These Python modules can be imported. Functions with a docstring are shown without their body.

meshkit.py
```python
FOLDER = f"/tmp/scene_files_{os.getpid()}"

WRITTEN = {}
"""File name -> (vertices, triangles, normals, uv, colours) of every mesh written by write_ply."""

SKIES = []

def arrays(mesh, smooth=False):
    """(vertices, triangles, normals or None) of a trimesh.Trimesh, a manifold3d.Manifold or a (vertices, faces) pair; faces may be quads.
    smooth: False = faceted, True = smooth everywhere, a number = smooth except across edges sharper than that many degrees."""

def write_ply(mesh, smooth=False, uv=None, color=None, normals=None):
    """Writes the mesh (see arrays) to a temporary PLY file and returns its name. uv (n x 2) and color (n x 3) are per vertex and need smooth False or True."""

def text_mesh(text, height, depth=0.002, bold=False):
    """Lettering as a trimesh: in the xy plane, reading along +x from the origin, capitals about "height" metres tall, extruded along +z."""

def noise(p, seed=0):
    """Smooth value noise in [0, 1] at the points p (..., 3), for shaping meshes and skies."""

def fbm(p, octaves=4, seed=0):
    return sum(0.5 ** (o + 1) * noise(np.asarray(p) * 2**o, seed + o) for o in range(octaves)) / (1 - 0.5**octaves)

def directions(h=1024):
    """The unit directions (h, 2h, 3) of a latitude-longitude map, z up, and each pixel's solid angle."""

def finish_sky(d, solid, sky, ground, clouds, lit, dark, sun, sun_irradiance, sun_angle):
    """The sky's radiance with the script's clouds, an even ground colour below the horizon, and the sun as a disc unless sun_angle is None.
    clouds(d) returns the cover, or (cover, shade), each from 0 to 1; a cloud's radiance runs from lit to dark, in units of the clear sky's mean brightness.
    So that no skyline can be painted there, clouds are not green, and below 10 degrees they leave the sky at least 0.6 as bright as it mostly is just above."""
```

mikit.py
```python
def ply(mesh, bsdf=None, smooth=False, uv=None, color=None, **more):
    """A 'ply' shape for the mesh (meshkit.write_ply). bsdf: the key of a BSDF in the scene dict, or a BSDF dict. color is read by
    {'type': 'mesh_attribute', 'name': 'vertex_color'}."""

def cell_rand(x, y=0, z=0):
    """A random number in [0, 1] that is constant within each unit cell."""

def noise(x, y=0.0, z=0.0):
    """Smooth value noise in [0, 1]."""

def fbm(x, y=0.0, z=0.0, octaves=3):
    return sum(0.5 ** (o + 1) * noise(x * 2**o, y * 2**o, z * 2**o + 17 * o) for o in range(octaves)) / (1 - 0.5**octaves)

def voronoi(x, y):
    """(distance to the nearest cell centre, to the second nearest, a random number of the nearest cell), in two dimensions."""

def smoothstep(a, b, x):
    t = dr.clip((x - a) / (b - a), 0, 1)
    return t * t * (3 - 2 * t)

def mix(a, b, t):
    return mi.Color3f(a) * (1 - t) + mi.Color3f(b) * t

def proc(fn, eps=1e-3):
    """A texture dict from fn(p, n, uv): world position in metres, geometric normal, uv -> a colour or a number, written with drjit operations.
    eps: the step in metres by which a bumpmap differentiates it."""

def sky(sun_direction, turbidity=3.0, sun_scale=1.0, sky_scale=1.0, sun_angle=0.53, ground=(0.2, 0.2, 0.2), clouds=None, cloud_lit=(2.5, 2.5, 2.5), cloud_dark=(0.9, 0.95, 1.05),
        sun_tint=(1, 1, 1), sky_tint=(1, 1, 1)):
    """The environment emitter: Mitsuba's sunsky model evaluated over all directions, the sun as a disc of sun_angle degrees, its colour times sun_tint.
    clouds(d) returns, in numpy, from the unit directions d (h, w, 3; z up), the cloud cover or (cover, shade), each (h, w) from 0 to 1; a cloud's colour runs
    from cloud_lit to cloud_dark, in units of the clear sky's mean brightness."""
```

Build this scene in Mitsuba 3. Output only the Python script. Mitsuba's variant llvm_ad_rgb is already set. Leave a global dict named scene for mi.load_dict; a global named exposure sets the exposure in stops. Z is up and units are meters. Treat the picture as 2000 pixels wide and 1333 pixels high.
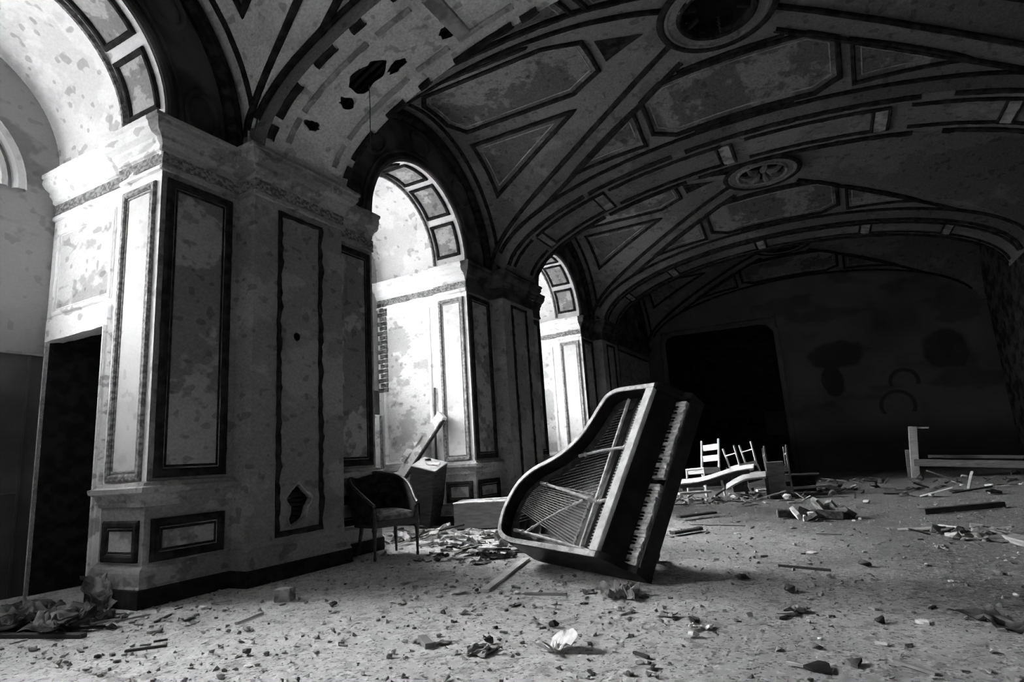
import math, random
import numpy as np, trimesh, mitsuba as mi, drjit as dr
import mikit, meshkit
from mikit import proc, noise, fbm, voronoi, smoothstep, mix, cell_rand
from shapely.geometry import Polygon, Point, box as sbox, LineString
from scipy.spatial.transform import Rotation as Rot

scene, labels = {}, {}
T4 = mi.ScalarTransform4f
K = 0.92                      # layout units -> metres
rng = np.random.default_rng(7)
random.seed(7)

# ------------------------------------------------------------------ camera, sky, exposure
exposure = 7.45
YAW, PITCH, ROLL, FPX = -0.478321, 0.193437, -0.066091, 1169.4
EYE = np.array([5.18, 0.0, 1.0]) * K
_f = np.array([math.sin(YAW) * math.cos(PITCH), math.cos(YAW) * math.cos(PITCH), math.sin(PITCH)])
_r = np.array([math.cos(YAW), -math.sin(YAW), 0.0])
_u0 = np.cross(_r, _f)
_up = -math.sin(ROLL) * _r + math.cos(ROLL) * _u0
scene['camera'] = {'type': 'perspective', 'fov_axis': 'x', 'fov': math.degrees(2 * math.atan(1000 / FPX)),
                   'near_clip': 0.05, 'far_clip': 500.0,
                   'to_world': T4().look_at(origin=EYE.tolist(), target=(EYE + _f).tolist(), up=_up.tolist())}
def overcast(d):
    """closed cloud cover, a veiled sun glowing behind it over the window side"""
    sun = np.array([-0.90, 0.05, 0.42]); sun /= np.linalg.norm(sun)
    return np.ones(d.shape[:2]), 1 - np.exp(-(np.arccos(np.clip(d @ sun, -1, 1)) / GLOW) ** 2)
GLOW = 0.42
scene['sky'] = mikit.sky((-0.90, 0.05, 0.42), sun_scale=0.0, clouds=overcast, cloud_lit=(14, 14, 14), cloud_dark=(1, 1, 1), ground=(0.3, 0.3, 0.3))

# ------------------------------------------------------------------ materials
def G(v):
    return mi.Color3f(v)

def rough(tex, r=0.9, spec=0.2, **kw):
    return {'type': 'twosided', 'b': {'type': 'principled', 'base_color': tex, 'roughness': r, 'specular': spec, **kw}}

def flat(v, r=0.85, spec=0.2, **kw):
    return rough({'type': 'rgb', 'value': [v, v, v]}, r, spec, **kw)

def bumped(tex, bump, scale, r=0.9, spec=0.15, eps=2e-3):
    return {'type': 'twosided', 'b': {'type': 'bumpmap', 'arbitrary': proc(bump, eps), 'scale': scale,
            'bsdf': {'type': 'principled', 'base_color': tex, 'roughness': r, 'specular': spec}}}

def flake(p, f):
    return fbm(p.x * f, p.y * f, p.z * f, 3) + 0.30 * (fbm(p.x * f * 6 + 5, p.y * f * 6, p.z * f * 6, 3) - 0.5)

def peel(lo, hi, freq=1.6, cut=0.52, speck=0.25, pits=0.35):
    """flaking paint: lo where it has gone, hi where it holds, with ragged edges and small pits"""
    def fn(p, n, uv):
        m = smoothstep(cut - 0.05, cut + 0.04, flake(p, freq))
        g = fbm(p.x * 55, p.y * 55, p.z * 55, 2)
        c = lo + (hi - lo) * m
        pit = smoothstep(0.66, 0.74, fbm(p.x * 11, p.y * 11, p.z * 11 + 3, 2))
        return G(c * (1 - speck + 2 * speck * g) * (1 - pits * pit))
    return fn

def relief(p, n, uv):
    return 0.55 * fbm(p.x * 20, p.y * 20, p.z * 20, 2) + 0.25 * noise(p.x * 6, p.y * 6, p.z * 6)

def floor_col(p, n, uv):
    a = fbm(p.x * 1.3, p.y * 1.3, 0, 3)
    b = fbm(p.x * 22, p.y * 22, 3, 3)
    spots = smoothstep(0.64, 0.72, fbm(p.x * 13 + 4, p.y * 13, 9, 3))
    bits = smoothstep(0.66, 0.72, fbm(p.x * 70, p.y * 70, 1, 2))
    pale = smoothstep(0.66, 0.72, fbm(p.x * 62 + 31, p.y * 62, 2, 2))
    c = 0.46 + 0.16 * (a - 0.5) + 0.16 * (b - 0.5)
    falloff_dirt = smoothstep(7.8, 16.0, p.y + 2.0 * p.x + 6.0 * (fbm(p.x * 0.7, p.y * 0.7, 5, 3) - 0.5))  # light falloff toward far and right painted into floor colour, mixed with dirt
    c = c * (1 - 0.74 * falloff_dirt)
    return G(dr.maximum(c * (1 - 0.3 * spots) * (1 - 0.55 * bits) + 0.10 * pale, 0.03))

def floor_bump(p, n, uv):
    return fbm(p.x * 26, p.y * 26, 3, 2) + 0.6 * noise(p.x * 90, p.y * 90, 1)

def endwall_col(p, n, uv):
    x, z = p.x / K, p.z / K
    v = fbm(p.x * 0.8, p.z * 0.8, 4, 4)
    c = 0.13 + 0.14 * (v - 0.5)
    wob = 0.5 * (fbm(x * 3, z * 3, 7, 3) - 0.5)
    def blob(cx, cz, rx, rz):
        return 1 - smoothstep(0.85, 1.1, dr.sqrt(dr.square((x - cx) / rx) + dr.square((z - cz) / rz)) + wob)
    def stroke(cx, cz, r, a):
        return (1 - smoothstep(0.03, 0.07, dr.abs(dr.sqrt(dr.square(x - cx) + dr.square(z - cz)) - r))) * dr.select(z > cz + a, 1, 0)
    m = dr.maximum(blob(5.55, 3.35, 0.75, 0.45), blob(5.35, 2.65, 0.28, 0.5))
    m = dr.maximum(m, blob(8.2, 3.15, 0.6, 0.6))
    m = dr.maximum(m, dr.maximum(stroke(7.1, 2.4, 0.33, -0.1), stroke(6.85, 1.75, 0.4, -0.2)))
    m = dr.maximum(m, 0.6 * smoothstep(0.60, 0.74, fbm(p.x * 0.9 + 9, p.z * 1.9, 3, 4)))
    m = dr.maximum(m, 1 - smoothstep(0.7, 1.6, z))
    return G(c * (1 - 0.55 * m))

def wood_fn(a, b, f=1.0):
    def fn(p, n, uv):
        s = p.x + p.y + p.z
        g = fbm(p.x * 9 * f, p.y * 9 * f, p.z * 42 * f, 3)
        return G(a + (b - a) * g)
    return fn

def dirt_fn(a, b, f):
    def fn(p, n, uv):
        g = fbm(p.x * f, p.y * f, p.z * f, 3)
        return G(a + (b - a) * smoothstep(0.3, 0.7, g))
    return fn

M = {}
def mat(name, d):
    scene['mat_' + name] = d
    M[name] = 'mat_' + name

mat('hall_plaster', bumped(proc(peel(0.23, 0.31)), relief, 0.006))
mat('hall_panel', bumped(proc(peel(0.20, 0.36, 2.3, 0.5)), relief, 0.006))
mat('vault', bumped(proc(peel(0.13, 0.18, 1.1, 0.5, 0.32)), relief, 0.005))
mat('vault_panel', bumped(proc(peel(0.10, 0.20, 1.9, 0.55, 0.4)), relief, 0.006))
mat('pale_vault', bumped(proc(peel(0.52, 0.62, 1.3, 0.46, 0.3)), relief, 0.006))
mat('outer_plaster', bumped(proc(peel(0.20, 0.30, 1.2, 0.42, 0.06, 0.2)), relief, 0.003))
mat('apron_paint', rough(proc(dirt_fn(0.05, 0.09, 2)), 0.8))
mat('dark_paint', rough(proc(dirt_fn(0.02, 0.07, 5)), 0.7))
mat('dark_moulding', rough(proc(dirt_fn(0.006, 0.026, 14)), 0.8, 0.2))
mat('pale_moulding', rough(proc(dirt_fn(0.16, 0.34, 9)), 0.85))
mat('cornice', bumped(proc(peel(0.22, 0.35, 3.0, 0.46)), relief, 0.008))
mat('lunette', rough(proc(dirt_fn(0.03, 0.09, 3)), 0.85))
mat('white_plaster', bumped(proc(peel(0.70, 0.81, 1.9, 0.45, 0.10, 0.35)), relief, 0.006))
mat('white_panel', bumped(proc(peel(0.48, 0.55, 1.5, 0.40, 0.05, 0.15)), relief, 0.002))
mat('stained_panel', bumped(proc(peel(0.38, 0.56, 2.0, 0.5, 0.16, 0.35)), relief, 0.005))
mat('grey_moulding', rough(proc(dirt_fn(0.10, 0.30, 40)), 0.8))
mat('coffer', rough(proc(peel(0.30, 0.50, 6, 0.5, 0.2)), 0.9))
mat('brick', rough(proc(dirt_fn(0.04, 0.14, 22)), 0.95))
mat('mortar', rough(proc(dirt_fn(0.30, 0.5, 30)), 0.95))
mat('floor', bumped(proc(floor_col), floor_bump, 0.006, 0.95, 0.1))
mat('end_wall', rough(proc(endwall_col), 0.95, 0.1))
mat('black_void', flat(0.015, 1.0, 0.0))
mat('soot', rough(proc(dirt_fn(0.018, 0.032, 12)), 0.95, 0.05))
mat('ground_outside', flat(0.25))
mat('piano_black', rough(proc(dirt_fn(0.006, 0.014, 9)), 0.45, 0.2))
mat('glint_worn_edge', rough(proc(dirt_fn(0.45, 0.80, 26)), 0.6, 0.4))  # window highlight along the piano rim painted pale, together with peeled veneer
mat('pale_wood', rough(proc(dirt_fn(0.72, 0.9, 20)), 0.6, 0.3))
mat('iron', rough(proc(dirt_fn(0.025, 0.07, 14)), 0.5, 0.5))
mat('iron_worn', rough(proc(dirt_fn(0.35, 0.7, 30)), 0.45, 0.5))
mat('soundboard', rough(proc(dirt_fn(0.03, 0.08, 10)), 0.55, 0.4))
mat('string', flat(0.42, 0.5, 0.5))
mat('ivory', rough(proc(dirt_fn(0.55, 0.85, 45)), 0.5, 0.4))
mat('ebony', flat(0.012, 0.5))
mat('felt', flat(0.03, 0.95, 0.05))
mat('chair_wood', rough(proc(wood_fn(0.015, 0.05)), 0.45, 0.4))
mat('chair_fabric', rough(proc(dirt_fn(0.012, 0.03, 18)), 0.95, 0.05, sheen=0.5))
mat('seat_fabric', rough(proc(dirt_fn(0.12, 0.32, 22)), 0.95, 0.05, sheen=0.5))
mat('dark_wood', rough(proc(wood_fn(0.018, 0.06)), 0.6, 0.3))
mat('mid_wood', rough(proc(wood_fn(0.12, 0.30)), 0.7, 0.3))
mat('light_wood', rough(proc(wood_fn(0.35, 0.62)), 0.7, 0.3))
mat('white_paint', rough(proc(peel(0.40, 0.78, 5, 0.42, 0.15)), 0.7, 0.3))
mat('paper', rough(proc(dirt_fn(0.45, 0.80, 12)), 0.95, 0.05))
mat('dirty_paper', rough(proc(dirt_fn(0.12, 0.34, 12)), 0.95, 0.05))
mat('rag', rough(proc(dirt_fn(0.03, 0.14, 16)), 0.95, 0.05))
mat('chip_pale', rough(proc(dirt_fn(0.45, 0.75, 18)), 0.95, 0.1))
mat('chip_grey', rough(proc(dirt_fn(0.15, 0.36, 18)), 0.95, 0.1))
mat('chip_dark', rough(proc(dirt_fn(0.03, 0.12, 18)), 0.95, 0.1))
mat('wire', flat(0.05, 0.5))

# ------------------------------------------------------------------ helpers
def numbered(key):
    if key not in scene and not any(k.startswith(key + '__') for k in scene) and key not in labels:
        return key
    i = 1
    while True:
        k = f'{key}_{i:03d}'
        if k not in scene and k not in labels and k not in _used:
            return k
        i += 1
_used = set()
_next = {}

def fresh(key):
    n = _next.get(key, 0)
    _next[key] = n + 1
    return key if n == 0 else f'{key}_{n:03d}'

def mesh_of(v, f):
    f = np.asarray(f)
    if f.shape[1] == 4:
        f = np.vstack([f[:, [0, 1, 2]], f[:, [0, 2, 3]]])
    return trimesh.Trimesh(np.asarray(v, float), f, process=False)

def add(key, mesh, m, smooth=False, to=None):
    """one entry of scene; the mesh is in layout units"""
    key = fresh(key)
    v, f = np.array(mesh.vertices, float), np.array(mesh.faces)
    if to is not None:
        v = v @ to[:3, :3].T + to[:3, 3]
    scene[key] = mikit.ply(trimesh.Trimesh(v * K, f, process=False), M[m], smooth=smooth)
    return key

def thing(key, label, category=None, group=None, kind=None):
    key = fresh(key)
    d = {'label': label}
    if category: d['category'] = category
    if group: d['group'] = group
    if kind: d['kind'] = kind
    labels[key] = d
    return key

def tag(key, label, category=None, group=None, kind=None):
    d = {'label': label}
    if category: d['category'] = category
    if group: d['group'] = group
    if kind: d['kind'] = kind
    labels[key] = d
    return key

def cat(*ms):
    return trimesh.util.concatenate([m for m in ms])

def bx(x0, x1, y0, y1, z0, z1, c=0.0):
    """box, edges chamfered by c"""
    if c <= 0:
        m = trimesh.creation.box((x1 - x0, y1 - y0, z1 - z0))
        m.apply_translation([(x0 + x1) / 2, (y0 + y1) / 2, (z0 + z1) / 2])
        return m
    pts = []
    for sx, sy, sz in np.ndindex(2, 2, 2):
        P = np.array([[x0, x1][sx], [y0, y1][sy], [z0, z1][sz]], float)
        D = np.array([1 - 2 * sx, 1 - 2 * sy, 1 - 2 * sz]) * c
        for k in range(3):
            q = P + D
            q[k] = P[k]
            pts.append(q)
    return trimesh.convex.convex_hull(np.array(pts))

def bar(a, b, w, h, up=(0, 0, 1), c=0.0):
    """rectangular bar from a to b"""
    a, b = np.asarray(a, float), np.asarray(b, float)
    d = b - a
    L = np.linalg.norm(d)
    d /= L
    s = np.cross(d, up)
    if np.linalg.norm(s) < 1e-6:
        s = np.cross(d, [1, 0, 0])
    s /= np.linalg.norm(s)
    u = np.cross(s, d)
    m = bx(0, L, -w / 2, w / 2, -h / 2, h / 2, c)
    t = np.eye(4)
    t[:3, :3] = np.stack([d, s, u], 1)
    t[:3, 3] = a
    m.apply_transform(t)
    return m

def tube(pts, r, sides=6, cap=True):
    p = np.asarray(pts, float)
    n = len(p)
    r = np.broadcast_to(r, (n,))
    t = np.gradient(p, axis=0)
    t /= np.linalg.norm(t, axis=1, keepdims=True) + 1e-12
    ref = np.array([0, 0, 1.0]) if abs(t[:, 2]).mean() < 0.8 else np.array([1.0, 0, 0])
    a = np.cross(t, ref)
    a /= np.linalg.norm(a, axis=1, keepdims=True) + 1e-12
    b = np.cross(t, a)
    ang = np.arange(sides) * 2 * np.pi / sides
    v = p[:, None] + r[:, None, None] * (np.cos(ang)[None, :, None] * a[:, None] + np.sin(ang)[None, :, None] * b[:, None])
    v = v.reshape(-1, 3)
    F = []
    for i in range(n - 1):
        for j in range(sides):
            k = (j + 1) % sides
            F += [[i * sides + j, i * sides + k, (i + 1) * sides + k], [i * sides + j, (i + 1) * sides + k, (i + 1) * sides + j]]
    if cap:
        v = np.vstack([v, p[:1], p[-1:]])
        for j in range(sides):
            k = (j + 1) % sides
            F += [[len(v) - 2, k, j], [len(v) - 1, (n - 1) * sides + j, (n - 1) * sides + k]]
    return mesh_of(v, F)

def grid_mesh(P):
    """surface through an (n, m, 3) grid of points"""
    n, m = P.shape[:2]
    i, j = np.meshgrid(np.arange(n - 1), np.arange(m - 1), indexing='ij')
    a = (i * m + j).ravel()
    return mesh_of(P.reshape(-1, 3), np.stack([a, a + 1, a + m + 1, a + m], 1))

def tri2d(poly, step=None):
    out_v, out_f, o = [], [], 0
    for g in getattr(poly, 'geoms', [poly]):
        v, f = trimesh.creation.triangulate_polygon(g, engine='earcut')
        if step:
            v3, f = trimesh.remesh.subdivide_to_size(np.c_[v, np.zeros(len(v))], f, step, max_iter=14)
            v = v3[:, :2]
        out_v.append(v)
        out_f.append(f + o)
        o += len(v)
    return np.vstack(out_v), np.vstack(out_f)

def plate(mapfn, poly, d=0.0, step=None):
    """the polygon laid on a mapped surface, raised by d"""
    v, f = tri2d(poly if isinstance(poly, Polygon) or hasattr(poly, 'geoms') else Polygon(poly), step)
    p, n = mapfn(v)
    return mesh_of(p + n * d, f)

def plane(o, e1, e2, nrm):
    o, e1, e2, nrm = (np.asarray(x, float) for x in (o, e1, e2, nrm))
    return lambda q: (o + np.outer(np.asarray(q)[:, 0], e1) + np.outer(np.asarray(q)[:, 1], e2), np.broadcast_to(nrm, (len(q), 3)))

def resample(path, step, closed):
    path = [np.asarray(q, float) for q in path]
    if closed:
        path = path + [path[0]]
    out = []
    for a, b in zip(path[:-1], path[1:]):
        n = max(1, int(math.ceil(np.linalg.norm((b - a)) / step)))
        out += [a + (b - a) * k / n for k in range(n)]
    if not closed:
        out.append(path[-1])
    return np.array(out)

HALF = lambda w, h: [(-w / 2, 0), (-w / 2, h * 0.55), (-w / 4, h), (w / 4, h), (w / 2, h * 0.55), (w / 2, 0)]
def sweep(mapfn, path, prof, closed=False, step=0.12, gaps=None, rough_amt=0.0, seed=0):
    """profile (lateral, height) swept along a path in the surface's own coordinates; gaps drops that share of it in runs, as broken stucco"""
    q = resample(path, step, closed)
    p, nr = mapfn(q)
    n = len(p)
    if closed:
        tp, tn = p - np.roll(p, 1, 0), np.roll(p, -1, 0) - p
    else:
        d = np.diff(p, axis=0)
        tp, tn = np.vstack([d[:1], d]), np.vstack([d, d[-1:]])
    tp /= np.linalg.norm(tp, axis=1, keepdims=True) + 1e-12
    tn /= np.linalg.norm(tn, axis=1, keepdims=True) + 1e-12
    s0, s1 = np.cross(nr, tp), np.cross(nr, tn)
    s = (s0 + s1) / np.maximum(1 + (s0 * s1).sum(1, keepdims=True), 0.35)
    prof = np.asarray(prof, float)
    V = p[:, None] + s[:, None] * prof[None, :, :1] + nr[:, None] * prof[None, :, 1:]
    if rough_amt:
        nz = meshkit.noise(V.reshape(-1, 3) * 14, seed).reshape(V.shape[:2]) - 0.5
        V = V + nr[:, None] * (nz * 2 * rough_amt)[..., None] * (prof[None, :, 1:] > 0) + s[:, None] * (meshkit.noise(V.reshape(-1, 3) * 11, seed + 1).reshape(V.shape[:2]) - 0.5)[..., None] * rough_amt
    m = len(prof)
    F = []
    run, on = 0, True
    r = np.random.default_rng(seed + 5)
    for i in range(n if closed else n - 1):
        if gaps:
            if run <= 0:
                on = not on if r.random() < 0.9 else on
                run = r.integers(1, 5) * (1 if on is False else (1 - gaps) / gaps)
            run -= 1
            if not on:
                continue
        k = (i + 1) % n
        for j in range(m - 1):
            F.append([i * m + j, i * m + j + 1, k * m + j + 1, k * m + j])
    if not F:
        F = [[0, 1, 2, 3]]
    return mesh_of(V.reshape(-1, 3), F)

def offset_poly(path, d):
    """an open plan polyline shifted by d to its right-hand side, mitred"""
    path = np.asarray(path, float)
    t = np.diff(path, axis=0)
    t /= np.linalg.norm(t, axis=1, keepdims=True)
    nr = np.stack([t[:, 1], -t[:, 0]], 1)
    out = []
    for i in range(len(path)):
        if i == 0: n = nr[0]
        elif i == len(path) - 1: n = nr[-1]
        else: n = (nr[i - 1] + nr[i]) / max(1 + nr[i - 1] @ nr[i], 0.3)
        out.append(path[i] + n * d)
    return np.array(out)

def densify(path, step):
    return resample(path, step, False)

def run_moulding(path, prof, jitter=0.0, seed=0, step=0.16):
    """profile [(out, z)...] run along a plan polyline whose right-hand side faces the room"""
    V = []
    for (o, z) in prof:
        q = offset_poly(path, o)
        full = []
        for a, b, a0, b0 in zip(q[:-1], q[1:], path[:-1], path[1:]):
            n = max(1, int(np.linalg.norm(np.subtract(b0, a0)) / step))
            full += [a + (b - a) * k / n for k in range(n)]
        full.append(q[-1])
        V.append(np.c_[np.array(full), np.full(len(full), z)])
    V = np.array(V).transpose(1, 0, 2)
    if jitter:
        V = V + (meshkit.noise(V.reshape(-1, 3) * 9, seed).reshape(V.shape[:2] + (1,)) - 0.5) * np.array([2, 2, 1.4]) * jitter
    return grid_mesh(V)

def arch_poly(y0, y1, zs, r, z0=0.0, n=40):
    c = (y0 + y1) / 2
    a = np.linspace(0, np.pi, n)
    return [(y1, z0)] + [(c + r * math.cos(t), zs + r * math.sin(t)) for t in a] + [(y0, z0)]

# ------------------------------------------------------------------ the plan (layout units)
BAYS = [-3.38, 1.92, 7.22, 12.52, 17.82]
PIERS = [-0.73, 4.57, 9.87, 15.17]
SP = 4.42                # springing of the window arches
RO = 1.20                # radius of the openings to the hall
XW = -2.0                # inner face of the outer wall
YB, YE = -5.43, 19.87    # back and far end of the hall
XR = 9.3
HW = 4.65

# ---- floor
tag('floor', 'dusty concrete floor strewn with rubble', kind='structure')
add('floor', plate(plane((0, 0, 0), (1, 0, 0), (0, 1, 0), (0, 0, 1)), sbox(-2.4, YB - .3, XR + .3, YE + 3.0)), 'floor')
# ---- hall face of the left wall, with arched openings
tag('wall_left', 'left wall of piers and arched window bays with flaking paint', kind='structure')
hall = plane((0, 0, 0), (0, 1, 0), (0, 0, 1), (1, 0, 0))
for k, c in enumerate(BAYS):
    f = sbox(c - 2.65, 0, c + 2.65, 6.75)
    if k < 4:
        f = f.difference(Polygon(arch_poly(c - RO, c + RO, SP, RO, -0.1)))
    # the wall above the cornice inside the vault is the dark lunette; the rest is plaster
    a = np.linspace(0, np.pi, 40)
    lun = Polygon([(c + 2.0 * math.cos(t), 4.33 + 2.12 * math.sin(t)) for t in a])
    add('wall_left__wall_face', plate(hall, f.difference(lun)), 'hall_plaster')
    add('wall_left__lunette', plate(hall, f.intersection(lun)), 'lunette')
LUN = ['wall_left__lunette' + ('' if i == 0 else f'_{i:03d}') for i in range(5)]
def polar(c, x, nx):
    return lambda q: (np.stack([np.full(len(q), x), c + np.asarray(q)[:, 1] * np.cos(np.asarray(q)[:, 0]), SP + np.asarray(q)[:, 1] * np.sin(np.asarray(q)[:, 0])], 1),
                      np.broadcast_to(np.array([nx, 0, 0.]), (len(q), 3)))
for k, c in enumerate(BAYS):
    L = LUN[k]
    pm = polar(c, 0.0, 1)
    arc = lambda r, a0=0.0, a1=math.pi, n=48: [(t, r) for t in np.linspace(a0, a1, n)]
    add(L + '__archivolt', cat(sweep(pm, arc(RO + .05), HALF(.09, .05), step=1), sweep(pm, arc(RO + .16), HALF(.04, .03), step=1)), 'lunette')
    add(L + '__rib', sweep(pm, arc(1.93, -.02, math.pi + .02), [(-.10, 0), (-.10, .05), (-.03, .11), (.04, .11), (.09, .05), (.09, 0)], step=1), 'dark_moulding')
    for deg in (4, 45, 90, 135, 176):
        t = math.radians(deg)
        cy, cz = c + 1.56 * math.cos(t), SP + 0.06 + 1.56 * math.sin(t)
        er, et = np.array([math.cos(t), math.sin(t)]), np.array([-math.sin(t), math.cos(t)])
        P = []
        for rr, h in ((1.0, 0), (.98, .05), (.84, .06), (.78, .02), (.6, .05), (.35, .09), (.02, .105)):
            P.append([[h, *(np.array([cy, cz]) + er * .20 * rr * math.cos(w) + et * .27 * rr * math.sin(w))] for w in np.linspace(0, 2 * np.pi, 25)])
        add(L + '__rosette', grid_mesh(np.array(P)), 'lunette', smooth=40)

# ---- window bays: reveals, coffered arches, side walls, vaults, outer wall with window
def framed(parent, mp, poly, w, h, pm, mm, inset=0.0, d=0.006, step=None, gaps=None, rough_amt=0.004, seed=1, name='panel'):
    """a panel and the moulding round it"""
    add(parent + '__' + name, plate(mp, Polygon(poly).buffer(-w * .2), d, step), pm)
    m = sweep(mp, poly, HALF(w, h), True, step=.1, rough_amt=rough_amt, seed=seed)
    m2 = sweep(mp, list(Polygon(poly).buffer(-w * .8, join_style=2).exterior.coords)[:-1][::-1], HALF(w * .3, h * .45), True, step=.12)
    add(parent + '__' + name + '_moulding', cat(m, m2), mm)

rect = lambda a0, a1, b0, b1: [(a0, b0), (a1, b0), (a1, b1), (a0, b1)]
tag('wall_outer', 'outer wall of the window bays', kind='structure')
outer = plane((XW, 0, 0), (0, 1, 0), (0, 0, 1), (1, 0, 0))
wall2 = sbox(YB - .3, -.1, YE + .3, 6.9)
WR, WS = 0.68, 4.10
for k, c in enumerate(BAYS[:4]):
    sill = 2.75 if k < 2 else 2.3
    wall2 = wall2.difference(Polygon(arch_poly(c - WR, c + WR, WS, WR, sill)))
add('wall_outer__wall_face', plate(outer, wall2.difference(sbox(-20, -1, 30, 2.36))), 'outer_plaster')
add('wall_outer__panelling', plate(outer, wall2.intersection(sbox(-20, -1, 30, 2.36))), 'apron_paint')
add('wall_outer__sill_line', cat(*[bx(XW, XW + .02, c - 1.26, c + 1.26, 2.36, 2.39, .004) for c in BAYS[:2]]), 'outer_plaster')
add('wall_outer__panel_stile', cat(*[bx(XW, XW + .015, c + 1.12, c + 1.15, 0, 2.36, .003) for c in BAYS[:2]] + [bx(XW, XW + .012, c - 1.2, c + 1.15, .97, .99, .003) for c in BAYS[:2]]), 'apron_paint')
add('wall_outer__outer_face', plate(plane((XW - .42, 0, 0), (0, 1, 0), (0, 0, 1), (-1, 0, 0)), wall2), 'white_plaster')

for k, c in enumerate(BAYS[:4]):
    sill = 2.75 if k < 2 else 2.3
    W = f'window_{k + 1}'
    tag(W, 'arched window opening of the window bay ' + ['behind the camera', 'at the left edge', 'behind the armchair', 'farthest down the hall'][k], kind='structure')
    wm = lambda x, nx: (lambda q: (np.stack([np.full(len(q), x), c + np.asarray(q)[:, 1] * np.cos(np.asarray(q)[:, 0]), WS + np.asarray(q)[:, 1] * np.sin(np.asarray(q)[:, 0])], 1), np.broadcast_to(np.array([nx, 0, 0.]), (len(q), 3))))
    a = [(t, 1.0) for t in np.linspace(0, np.pi, 33)]
    for r, w, h in ((.90, .12, .07), (.76, .08, .04)):
        add(W + '__architrave', sweep(wm(XW, 1), [(t, r) for t, _ in a], HALF(w, h), step=1), 'white_panel', smooth=35)
    # jambs and head
    ring = [(c + WR, sill)] + [(c + WR * math.cos(t), WS + WR * math.sin(t)) for t, _ in a] + [(c - WR, sill)]
    P = np.array([[[x, y, z] for y, z in ring] for x in (XW, XW - .42)])
    add(W + '__jamb', grid_mesh(P), 'white_plaster')
    add(W + '__sill', bx(XW - .42, XW + .10, c - WR - .12, c + WR + .12, sill - .07, sill, .012), 'white_paint')
    framed(W, outer, rect(c - WR - .05, c + WR + .05, .35, 2.2), .06, .03, 'apron_paint' if k < 2 else 'white_panel', 'apron_paint' if k < 2 else 'white_panel', name='apron')
    add(W + '__frame', cat(bar((XW - .3, c, sill), (XW - .3, c, WS + WR), .05, .05), bar((XW - .3, c - WR, WS), (XW - .3, c + WR, WS), .06, .05)), 'dark_wood')

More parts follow.
